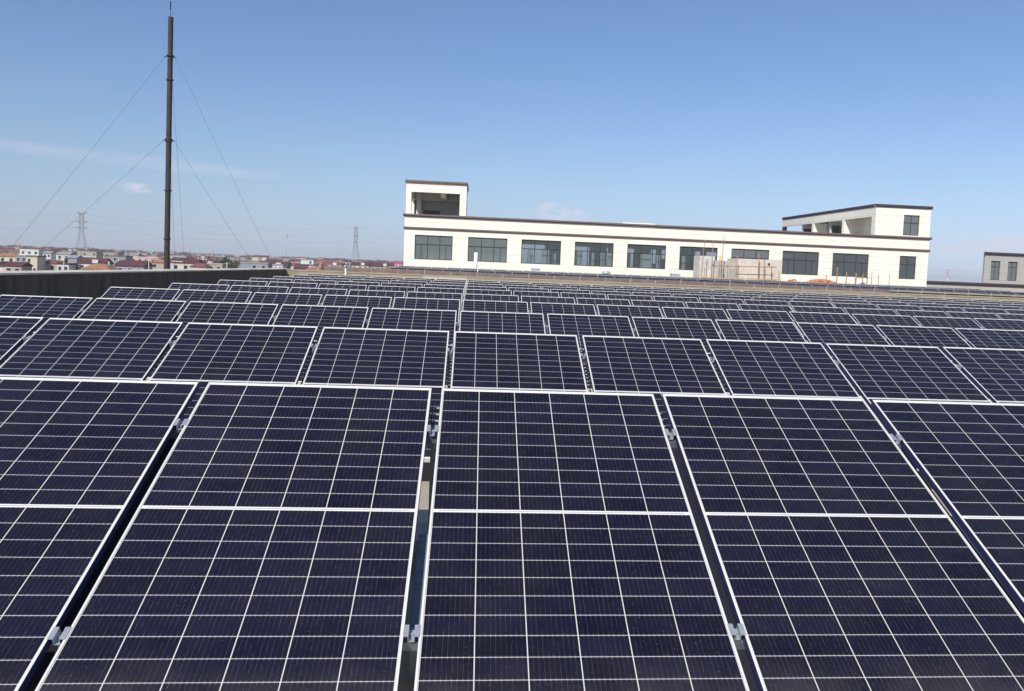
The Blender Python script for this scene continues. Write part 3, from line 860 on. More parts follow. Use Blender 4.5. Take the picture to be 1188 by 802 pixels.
# stair houses on the roof of the office building
def stair_house_small():
    z0, z1 = 4.83, 7.57; x0, x1 = -6.22, -0.82; yd = 7.0
    b = MB(); holed_wall(x0, x1, zz(4.41), zz(z1), [(-5.76, -1.42, zz(4.86), zz(6.82))], 0.30, 0.62, b)
    root = b.build('stair_house', CREAM, ob)
    m = MB()
    vs0 = MB(); holed_wall(0.33, yd, zz(4.41), zz(z1), [(0.75, 2.9, zz(4.9), zz(6.6)), (3.3, 6.2, zz(4.9), zz(6.6))], 0.0, 0.28, vs0)
    vs = [(x0 + v[1], 0.30+v[0], v[2]) for v in vs0.v]; m.add(vs, vs0.f); m.build('side_wall', CREAM, root)
    m = MB(); vs0 = MB(); holed_wall(0.33, yd, zz(4.41), zz(z1), [(5.0, 6.4, zz(4.95), zz(6.1))], 0.0, 0.28, vs0)
    vs = [(x1-0.28+v[1], 0.30+v[0], v[2]) for v in vs0.v]; m.add(vs, vs0.f); m.build('side_wall', CREAM, root)
    m = MB(); holed_wall(x0+0.29, x1-0.29, zz(4.41), zz(z1), [(-5.05, -3.45, zz(4.75), zz(5.62))], yd, yd+0.25, m); m.build('rear_wall', SOFFIT, root)
    window(root, -5.04, -3.46, zz(4.76), zz(5.61), yd+0.08, False, 0.62, GLASS_DIM_REFLECTION)
    m = MB(); m.box(-5.3, -3.2, yd+0.26, yd+0.4, zz(4.5), zz(5.9)); m.build('sky_blocker', MULLION, root)  # block added behind the rear window to keep bright sky out
    m = MB(); m.box(x0+0.29, x1-0.29, 0.63, yd-0.003, zz(7.2), zz(7.5)); m.build('ceiling', PLASTER, root)
    m = MB(); m.box(-3.15, -2.75, 0.63, yd-0.006, zz(6.55), zz(7.197)); m.build('beam', PLASTER, root)
    m = MB(); m.box(x0+0.29, x1-0.29, yd-0.5, yd-0.2, zz(6.55), zz(7.19)); m.build('beam', PLASTER, root)
    m = MB(); m.box(-5.7, -5.25, yd-0.9, yd-0.51, zz(4.41), zz(7.19)); m.build('column', PLASTER, root)
    cornice(root, x0-0.10, x1+0.10, 0.297, z1+0.003, 7.86, 0.12, CORNICE)
    cornice_side(root, x1+0.003, 1, 0.62, yd+0.3, z1+0.003, 7.859, 0.10, CORNICE)
    cornice_side(root, x0-0.003, -1, 0.62, yd+0.3, z1+0.003, 7.859, 0.10, CORNICE)
    m = MB(); m.box(x0+0.28, x1-0.28, 0.63, yd+0.25, zz(7.58), zz(7.7)); m.build('roof', SOFFIT, root)
stair_house_small()

def stair_house_long():
    z1 = 7.47; x0, x1, yd = 37.65, 43.10, 23.6
    b = MB(); holed_wall(x0, x1, zz(4.41), zz(z1), [(40.45, 42.02, zz(4.93), zz(6.86))], 0.02, 0.30, b)
    root = b.build('stair_house', CREAM, ob)
    window(root, 40.452, 42.018, zz(4.932), zz(6.858), 0.12, False)
    m = MB(); m.box(x0, x0+0.30, 0.303, yd, zz(6.62), zz(z1)); m.build('fascia', CREAM, root)
    for y0, y1, w in ((0.303, 0.75, 0.3), (6.6, 7.1, 1.05), (14.2, 14.7, 1.55), (23.1, 23.6, 0.4)):
        m = MB(); m.box(x0, x0+w, y0, y1, zz(4.41), zz(6.617)); m.build('column', CREAM if y0 < 20 else CORNICE_DARK, root)
    # recessed rooms
    m = MB(); m.box(x0+2.0, x0+2.2, 0.303, 15.0, zz(4.41), zz(6.9)); m.build('inner_wall', CREAM, root)
    m = MB(); m.box(x0+0.32, x0+1.99, 10.6, 10.8, zz(4.41), zz(6.617)); m.build('cross_wall', SOFFIT, root)
    m = MB(); m.box(x0+0.32, x0+1.99, 18.0, 18.2, zz(4.41), zz(6.617)); m.build('cross_wall', CREAM, root)
    window(root, x0+0.55, x0+1.7, zz(4.5), zz(6.2), 10.50, False, 0.62, GLASS_DIM_REFLECTION)
    window(root, x0+0.45, x0+1.8, zz(4.5), zz(6.15), 17.90, False, 0.62, GLASS_DIM_REFLECTION)
    m = MB(); m.box(x1-0.28, x1, 0.303, yd, zz(4.83), zz(z1)); m.build('side_wall', CREAM, root)
    m = MB(); m.box(x0+0.302, x1-0.282, 0.303, yd, zz(6.92), zz(7.3)); m.build('ceiling', SOFFIT, root)
    cornice(root, x0-0.10, x1+0.12, 0.017, z1+0.003, 7.76, 0.12, CORNICE_DARK)
    cornice_side(root, x0-0.003, -1, 0.34, yd, z1+0.003, 7.759, 0.10, CORNICE_DARK)
    cornice_side(root, x1+0.003, 1, 0.34, yd, z1+0.003, 7.759, 0.10, CORNICE_DARK)
    m = MB(); m.box(x0+0.29, x1-0.29, 0.33, yd, zz(7.48), zz(7.6)); m.build('roof', SOFFIT, root)
    m = MB(); m.box(X1-6.0, X1-0.26, 14.0, 24.0, zz(4.2), zz(4.4)); m.build('deck', SOFFIT, root)
    m = MB(); m.box(X1-6.0, X1-5.75, 14.01, 24.0, 0, zz(4.19)); m.build('lower_wall', CREAM, root)
stair_house_long()

# greige building at the right
gb = thing('office_building', 'greige building with dark brown cornices half seen at the right edge', 'office building', (0, 95, GROUND_Z))
GW = [(66.1, 67.36), (68.42, 69.72), (71.0, 72.3), (73.4, 74.7), (76.0, 77.3)]
mb = MB(); holed_wall(65.2, 82.0, zz(0.3), zz(4.33), [(a, b, zz(1.17), zz(3.62)) for a, b in GW], 0.0, 0.3, mb); mb.build('wall', GREYSTONE, gb)
mb = MB(); mb.add([(65.25,0.303,zz(0.3)),(65.5,0.303,zz(0.3)),(75.5,14,zz(0.3)),(75.25,14,zz(0.3)),(65.25,0.303,zz(4.33)),(65.5,0.303,zz(4.33)),(75.5,14,zz(4.33)),(75.25,14,zz(4.33))], [(0,3,2,1),(4,5,6,7),(0,1,5,4),(1,2,6,5),(2,3,7,6),(3,0,4,7)]); mb.build('wall', GREYSTONE, gb)
mb = MB(); mb.box(70.2, 82, 6.0, 6.2, zz(0.3), zz(3.99)); mb.build('partition', SOFFIT, gb)
mb = MB(); mb.add([(65.51,0.303,zz(4.0)),(82,0.303,zz(4.0)),(82,14,zz(4.0)),(75.51,14,zz(4.0)),(65.51,0.303,zz(4.3)),(82,0.303,zz(4.3)),(82,14,zz(4.3)),(75.51,14,zz(4.3))], [(0,3,2,1),(4,5,6,7),(0,1,5,4),(1,2,6,5),(2,3,7,6),(3,0,4,7)]); mb.build('roof', SOFFIT, gb)
for a, b in GW:
    window(gb, a+0.002, b-0.002, zz(1.172), zz(3.618), 0.16, False, 0.70)
cornice(gb, 65.05, 82.1, -0.003, 4.333, 4.72, 0.20, CORNICE_DARK)
mb = MB(); mb.box(50.0, 70.75, -0.85, -0.55, 0, zz(0.33)); mb.build('lower_wall', mat('greige smooth render', (0.44,0.415,0.365), 0.85, vary=0.06, vscale=0.6), gb)
cornice(gb, 49.9, 70.85, -0.853, 0.333, 0.74, 0.20, CORNICE_DARK)
mb = MB(); mb.box(50.0, 82, -0.545, 1.5, 0, zz(0.29)); mb.build('lower_block', GREYSTONE, gb)
mb = MB(); mb.box(70.76, 82.0, -0.9, -0.55, 0, zz(0.78)); mb.build('pale_wing', CREAM, gb)

# ------------------------------------------------------------------ guyed steel chimney
ch = thing('steel_chimney', 'tall slim black steel chimney held by guy wires above the dark parapet', 'chimney', (-23.1, 60, GROUND_Z))
def cx_(z): return 0.02 + (z+11)*0.0046 - 0.06
mb = MB(); hts = [-11, -5, 0, 1.55, 5.18, 8.85, 13.39, 15.15, 18.0]
mb.tube([(cx_(z), 0, zz(z)) for z in hts], [0.215,0.21,0.205,0.20,0.195,0.19,0.185,0.18,0.178], 20, 0, False); mb.build('shaft', BLACK_STEEL, ch)
for z in (1.55, 5.18, 8.85, 13.39):
    mb = MB(); mb.tube([(cx_(z), 0, zz(z)-0.06), (cx_(z), 0, zz(z)+0.06)], 0.25, 20); mb.build('flange', BLACK_STEEL, ch)
for z in (15.15, 8.98):
    mb = MB(); mb.tube([(cx_(z), 0, zz(z)-0.05), (cx_(z), 0, zz(z)+0.05)], 0.27, 20)
    for a in (R(180), R(0), R(80)):
        mb.bar((cx_(z)+0.2*math.cos(a), 0.2*math.sin(a), zz(z)), (cx_(z)+0.42*math.cos(a), 0.42*math.sin(a), zz(z)-0.12), 0.05)
    mb.build('guy_collar', BLACK_STEEL, ch)
mb = MB(); mb.bar((cx_(18), 0, zz(17.6)), (cx_(18)-0.03, 0, zz(18.75)), 0.025); mb.bar((cx_(18)-0.03, 0, zz(18.55)), (cx_(18)-0.03, 0, zz(19.15)), 0.06); mb.build('lightning_rod', BLACK_STEEL, ch)
for z, tgt in ((15.15, (-20.0, 0.0)), (15.15, (13.6, 0.0)), (15.15, (-4.0, 18.0)), (8.98, (-21.4, 0.0)), (8.98, (14.1, 0.0)), (8.98, (-5.0, 18.0))):
    mb = MB(); n = 14; pts = []
    d_ = Vector((tgt[0], tgt[1], 0)).normalized()
    p0 = Vector((cx_(z), 0, zz(z)-0.12)) + d_*0.42; p1 = Vector((tgt[0], tgt[1], 0.0))
    for i in range(n+1):
        u = i/n; p = p0.lerp(p1, u); p.z -= 0.35*4*u*(1-u); pts.append(p)
    mb.tube(pts, 0.009, 5); mb.build('guy_wire', WIRE, ch)

# ------------------------------------------------------------------ pylons, power lines, thin masts, wind turbines
def lattice(mb, zlist, wlist, r, rb):
    for i in range(len(zlist)-1):
        for sx, sy in ((-1,-1),(1,-1),(1,1),(-1,1)):
            mb.bar((sx*wlist[i]/2, sy*wlist[i]/2, zlist[i]), (sx*wlist[i+1]/2, sy*wlist[i+1]/2, zlist[i+1]), r)
        for a, b in (((-1,-1),(1,-1)), ((1,-1),(1,1)), ((1,1),(-1,1)), ((-1,1),(-1,-1))):
            A0 = (a[0]*wlist[i]/2, a[1]*wlist[i]/2, zlist[i]); B1 = (b[0]*wlist[i+1]/2, b[1]*wlist[i+1]/2, zlist[i+1])
            B0 = (b[0]*wlist[i]/2, b[1]*wlist[i]/2, zlist[i]); A1 = (a[0]*wlist[i+1]/2, a[1]*wlist[i+1]/2, zlist[i+1])
            mb.bar(A0, B1, rb); mb.bar(B0, A1, rb); mb.bar(A1, B1, rb)
def pylon(label, x, y, top, arms, base_w, neck_w, yaw):
    t = thing('lattice_pylon', label, 'pylon', (x, y, GROUND_Z), (0, 0, yaw), group='power pylons beyond the village')
    mb = MB(); h = top + 11
    zl = [0, h*0.16, h*0.30, h*0.42, h*0.53, h*0.62, h*0.71, h*0.80, h*0.90, h]
    wl = [base_w*(1-z/h*1.25) if z < h*0.62 else neck_w for z in zl]
    wl = [max(q, neck_w) for q in wl]
    lattice(mb, zl, wl, 0.36, 0.15); mb.build('lattice_body', TOWER, t)
    for z, w_, up in arms:
        a = MB(); zc = z + 11
        for s in (-1, 1):
            tip = (s*w_/2, 0, zc + up)
            for sy in (-1, 1):
                a.bar((s*neck_w/2, sy*neck_w/2, zc+1.2), tip, 0.42); a.bar((s*neck_w/2, sy*neck_w/2, zc-0.6), tip, 0.42)
            a.bar((0,0,zc), tip, 0.5)
        a.build('crossarm', TOWER, t)
    return t
pylon('grey lattice pylon with three wide crossarms left of the black chimney', -414.0, 900, 36.2, [(35.8, 11.0, 1.6), (27.2, 12.5, 0.0), (20.8, 13.6, 0.0)], 12.0, 3.3, R(10))
pylon('slender grey lattice pylon with short crossarms between chimney and cream building', -144.6, 1000, 38.4, [(36.0, 5.2, 2.0), (28.0, 6.0, 0.0), (20.5, 6.4, 0.0)], 10.5, 3.2, R(75))
def power_line(label, a, b, sag):
    mb = MB(); pts = []
    for i in range(21):
        u = i/20; p = Vector(a).lerp(Vector(b), u); p.z -= sag*4*u*(1-u); pts.append(p)
    mb.tube(pts, 0.045, 4, 0, True, True); o = mb.build('power_line', WIRE)
    tag(o, label, 'power line', 'power lines between the pylons')
LV = ('upper', 'middle', 'lower')
for i, (za, zb) in enumerate(((34.6, 36.5), (27.0, 28.0), (20.5, 20.5))):
    power_line('%s wire sagging from the three armed pylon to the slender pylon' % LV[i], (-408.2, 902, za), (-144.8, 1000, zb), 6.0)
    power_line('%s wire running off left from the three armed pylon' % LV[i], (-419.8, 898, za), (-690, 800, za), 6.0)
    power_line('%s wire from the slender pylon sinking behind the cream office building' % LV[i], (-142.0, 1001, zb), (800.0, 1002, zb-22), 5.0)

def thin_mast(label, x, y, top, r, head=None):
    t = thing('telecom_mast', label, 'mast', (x, y, GROUND_Z), group='thin masts beyond the village')
    mb = MB(); mb.tube([(0,0,0),(0,0,top+11)], [r*1.3, r*0.8], 6); mb.build('pole', TOWER, t)
    if head:
        mb = MB(); mb.box(-head, head, -head, head, top+11-2.2, top+11-0.3); mb.build('antenna', TOWER, t)
thin_mast('slim grey mast with antenna head between chimney and slender pylon', -135.9, 600, 15.8, 0.30, 0.75)
thin_mast('faint thin mast above the rooftops at the far left', -264.0, 500, 3.9, 0.16)
thin_mast('faint thin mast above the rooftops left of the chimney', -205.5, 500, 5.0, 0.16)
thin_mast('short faint mast close left of the chimney', -188.0, 500, 4.2, 0.12)
thin_mast('short thin mast above the dark green trees', -149.7, 500, 3.8, 0.16)
thin_mast('thin mast beside the left edge of the cream building', -51.9, 500, 3.4, 0.14)
thin_mast('shorter of two thin masts beside the cream building', -53.5, 500, 2.8, 0.12)
t = thing('telecom_mast', 'distant red and white banded mast between cream and greige buildings', 'mast', (911.5, 1500, GROUND_Z))
mb = MB()
for i in range(8):
    mb.tube([(0,0,20+i*2.0),(0,0,22+i*2.0)], 0.75, 8, i % 2)
mb.tube([(0,0,0),(0,0,20)], 0.6, 6, 1)
mb.build('banded_pole', [mat('mast red', (0.45,0.09,0.05), 0.7), mat('mast white', (0.75,0.75,0.73), 0.7)], t)
for z in (34.6, 29.0, 24.5):
    mb = MB(); mb.box(-1.5, 1.5, -1.5, 1.5, z, z+1.2); mb.build('antenna', mat('mast red', (0.45,0.09,0.05)), t)

for i, (x, z) in enumerate(((-1338,14),(-1281,15),(-1253,12),(-1116,16),(-1061,13),(-970,15),(-848,11),(-675,16),(-588,10))):
    t = thing('wind_turbine', 'tiny white wind turbine on the horizon between chimney and cream building', 'wind turbine', (x, 5000, GROUND_Z), group='wind turbines on the horizon')
    W_ = mat('turbine white', (0.8,0.8,0.8), 0.5)
    mb = MB(); mb.tube([(0,0,0),(0,0,z+11)], [1.5, 1.0], 6); mb.build('tower', W_, t)
    a0 = rnd.uniform(0, 2)
    for k in range(3):
        a = a0 + k*2.094
        mb = MB(); mb.tube([(0,-2,z+11),(14*math.cos(a),-2,z+11+14*math.sin(a))], [0.9, 0.2], 4); mb.build('blade', W_, t)
    mb = MB(); mb.tube([(0,-2.6,z+11),(0,1.5,z+11)], 1.1, 6); mb.build('nacelle', W_, t)

# ------------------------------------------------------------------ village beyond the dark parapet
WALLS = {'white': (0.60,0.59,0.57), 'cream': (0.58,0.52,0.40), 'tan': (0.40,0.34,0.27), 'pale': (0.58,0.55,0.50), 'pink': (0.66,0.42,0.36), 'slate': (0.26,0.29,0.32)}
ROOFS = {'crimson': (0.095,0.033,0.038), 'redbrick': (0.19,0.075,0.065), 'orange': (0.34,0.155,0.085), 'grey': (0.27,0.26,0.26), 'brown': (0.16,0.11,0.09),
         'dark': (0.08,0.075,0.085), 'white': (0.70,0.69,0.66), 'slate': (0.24,0.27,0.30), 'tan': (0.38,0.32,0.25), 'pink': (0.62,0.42,0.37), 'magenta': (0.52,0.05,0.14)}
wm = lambda k: mat('village wall '+k, WALLS[k], 0.9, vary=0.12, vscale=0.35)
rm = lambda k: mat('village roof '+k, ROOFS[k], 0.85, vary=0.2, vscale=0.6)
PANE = mat('dark village window', (0.035,0.04,0.05), 0.25)
def roof_mesh(kind, w, d, h, e):
    """roof over a w x d plan, ridge h, eaves e"""
    mb = MB(); ov = 0.28; hw, hd = w/2+ov, d/2+ov
    if kind == 'flat':
        mb.box(-w/2-0.12, w/2+0.12, -d/2-0.12, d/2+0.12, e+0.003, h)
    else:
        ri = 0.0 if kind == 'gable' else min(hd*0.8, hw*0.6)
        for dz in (0.0,):
            vs = [(-hw,-hd,e),(hw,-hd,e),(hw,hd,e),(-hw,hd,e),(-hw+ri,0,h),(hw-ri,0,h),
                  (-hw,-hd,e+0.16),(hw,-hd,e+0.16),(hw,hd,e+0.16),(-hw,hd,e+0.16)]
            mb.add(vs, [(0,3,2,1),(6,7,5,4),(8,9,4,5),(9,6,4),(7,8,5),(0,1,7,6),(1,2,8,7),(2,3,9,8),(3,0,6,9)])
    return mb
def wall_mesh(w, d, e):
    mb = MB(); mb.box(-w/2, w/2, -d/2, d/2, 0, e); return mb
NEAR = [
(-116.8, 215, 4.1, -3.79, 'tan', 'crimson', 'gable', 'brown house with a steep dark red roof, lowest at the far left'),
(-164.2, 300, 5.7, -2.5, 'cream', 'orange', 'hip', 'cream house under an orange tiled roof behind the steep dark red roof'),
(-154.2, 290, 3.6, -2.91, 'slate', 'grey', 'flat', 'grey green flat house between two cream houses'),
(-130.2, 250, 2.9, -2.45, 'cream', 'brown', 'flat', 'tall cream house with narrow dark window and flat brown top'),
(-208.2, 400, 8.4, -1.51, 'white', 'white', 'flat', 'long white two storey house with a row of windows near the skyline'),
(-200.4, 400, 3.5, -1.95, 'white', 'grey', 'gable', 'small white gabled house in the middle of the rooftops beside the pylon'),
(-166.9, 345, 5.3, -1.58, 'white', 'grey', 'gable', 'white gabled house with dark windows below the lattice pylon'),
(-142.2, 300, 2.3, -2.32, 'slate', 'slate', 'gable', 'narrow slate grey house next to the white gabled house'),
(-128.1, 255, 4.9, -3.59, 'tan', 'redbrick', 'hip', 'low tan house with a wide red eave and dark porch'),
(-114.3, 235, 3.2, -4.06, 'white', 'crimson', 'flat', 'low white annex with a flat red roof behind the dark wall'),
(-118.9, 262, 7.9, -2.68, 'white', 'crimson', 'gable', 'white house with crimson roof and a white dormer'),
(-96.8, 215, 6.5, -3.5, 'cream', 'orange', 'hip', 'long low cream house under an orange tiled roof'),
(-94.4, 230, 7.5, -2.43, 'slate', 'crimson', 'gable', 'barn like house with a large crimson pitched roof'),
(-134.4, 345, 12.6, -2.41, 'pink', 'pink', 'flat', 'long pink flat roofed building with small square windows'),
(-205.0, 450, 9.6, -1.56, 'tan', 'tan', 'flat', 'unfinished tan concrete house with open bays under the pylon'),
(-203.5, 470, 11.0, -1.7, 'tan', 'grey', 'flat', 'grey brown unfinished row house left of the pink building'),
(-140.3, 330, 8.1, -2.12, 'slate', 'brown', 'flat', 'long dark grey shed with a brown roof edge'),
(-169.3, 420, 4.1, -1.22, 'cream', 'grey', 'gable', 'pale cream gabled house above the pink building'),
(-113.1, 320, 4.8, -1.84, 'white', 'crimson', 'gable', 'white house with dark red gable just right of the steel chimney'),
(-98.3, 290, 4.9, -2.08, 'white', 'crimson', 'gable', 'white house with crimson roof, second from the steel chimney'),
(-86.4, 250, 8.7, -2.68, 'cream', 'crimson', 'flat', 'long cream house with thin red roof edge behind the dark wall'),
(-105.6, 280, 3.9, -2.43, 'tan', 'orange', 'hip', 'tan house with orange hipped roof touching the steel chimney'),
(-77.9, 235, 4.2, -2.58, 'cream', 'redbrick', 'hip', 'cream house with red brick roof beside the ruined tan walls'),
(-96.1, 300, 6.6, -2.26, 'tan', 'crimson', 'gable', 'wide crimson roofed house left of the dark green trees'),
(-74.9, 240, 4.3, -2.49, 'tan', 'tan', 'flat', 'roofless tan walls of a low house near the dark green trees'),
(-169.3, 520, 7.2, -1.75, 'white', 'redbrick', 'gable', 'white house with bright red roof on the far rooftops line'),
(-82.4, 290, 2.9, -1.79, 'white', 'redbrick', 'gable', 'small white house with red gable right of the dark green trees'),
(-69.0, 260, 8.4, -1.93, 'slate', 'grey', 'flat', 'long grey open sided shed behind the dark wall'),
(-86.8, 330, 3.0, -1.99, 'white', 'grey', 'flat', 'small white block standing on the long grey shed roofs'),
(-72.3, 300, 8.8, -1.66, 'tan', 'crimson', 'gable', 'long house with crimson roof at the end of the dark wall'),
(-60.7, 255, 2.6, -2.16, 'white', 'grey', 'flat', 'tiny white flat house against the end of the dark wall'),
(-52.6, 260, 8.5, -1.92, 'pale', 'crimson', 'gable', 'long crimson roofed hall above the weathered parapet corner'),
(-47.0, 240, 4.2, -2.36, 'cream', 'orange', 'hip', 'low cream house with orange roof in front of the crimson hall'),
(-72.5, 330, 4.4, -2.29, 'white', 'redbrick', 'gable', 'white house with red roof left of the crimson hall'),
(-84.8, 420, 6.4, -0.96, 'white', 'grey', 'flat', 'pale block of flats just above the crimson hall'),
(-66.8, 430, 3.5, -0.35, 'white', 'dark', 'gable', 'white house with dark gable roof under the second pylon'),
(-65.7, 380, 8.6, -1.38, 'tan', 'redbrick', 'gable', 'tan house with dull red roof behind the neighbouring roof edge'),
(-55.6, 400, 8.2, -1.1, 'cream', 'crimson', 'gable', 'cream house with crimson roof right of the second pylon foot'),
(-39.2, 420, 3.5, -0.37, 'pale', 'magenta', 'gable', 'house with a bright magenta roof touching the cream office building'),
(-48.4, 430, 12.0, -1.04, 'tan', 'crimson', 'gable', 'wide tan house with crimson roof left of the magenta roof')]
for x, y, w, zt_, wc, rc, kind, lb in NEAR:
    h = zt_ + 11; d = max(5.0, min(9.0, w*0.8)); w = max(w, 3.0)
    rise = 0.4 if kind == 'flat' else min(2.3, max(1.1, w*0.22))
    e = h - rise
    t = thing('village_house', lb, 'house', (x, y + d/2, GROUND_Z), (0, 0, 0), 'village houses close behind the dark parapet')
    wall_mesh(w, d, e).build('wall', wm(wc), t)
    rf = roof_mesh(kind, w, d, h, e).build('roof', rm(rc), t)
    if kind == 'gable' and w > 6 and wc in ('white', 'tan', 'pale', 'cream'):
        m = MB(); m.box(w*0.05, w*0.05+1.7, -d/2-0.1, -d/2+1.9, e-0.2, e+rise*0.75); m.build('dormer', wm('white'), rf)
    n = max(2, int(w/2.2))
    for fl in range(2 if e > 5.5 else 1):
        zb = (e - 1.7) if fl == 0 else (e - 4.5)
        for i in range(n):
            if rnd.random() < 0.12: continue
            cx = -w/2 + (i+0.5)*w/n; ww = min(1.2, w/n*0.6)
            m = MB(); m.box(cx-ww/2, cx+ww/2, -d/2-0.04, -d/2-0.003, zb-0.1, zb+1.25); fr = m.build('window', wm('pale'), t)
            m = MB(); m.box(cx-ww/2+0.1, cx+ww/2-0.1, -d/2-0.055, -d/2-0.043, zb, zb+1.15); m.build('pane', PANE, fr)
    if w > 3.4 and wc in ('white', 'cream', 'tan', 'pink', 'pale'):
        m = MB(); m.box(-w/2-0.08, w/2+0.08, -d/2-0.35, -d/2-0.06, e-2.55, e-2.35); m.build('balcony_slab', rm('orange' if rnd.random() < 0.35 else 'white'), t)
        if w > 5:
            for q_ in (-0.5, -0.17, 0.17, 0.5):
                m = MB(); m.box(q_*w*0.96-0.12, q_*w*0.96+0.12, -d/2-0.32, -d/2-0.08, e-5.2, e-2.56); m.build('porch_post', wm('white'), t)
    if rnd.random() < 0.5 and kind != 'flat':
        m = MB(); m.box(w*0.25, w*0.25+0.5, 0.6, 1.1, h-rise*0.6, h+0.7); m.build('chimney', wm('tan'), rf)
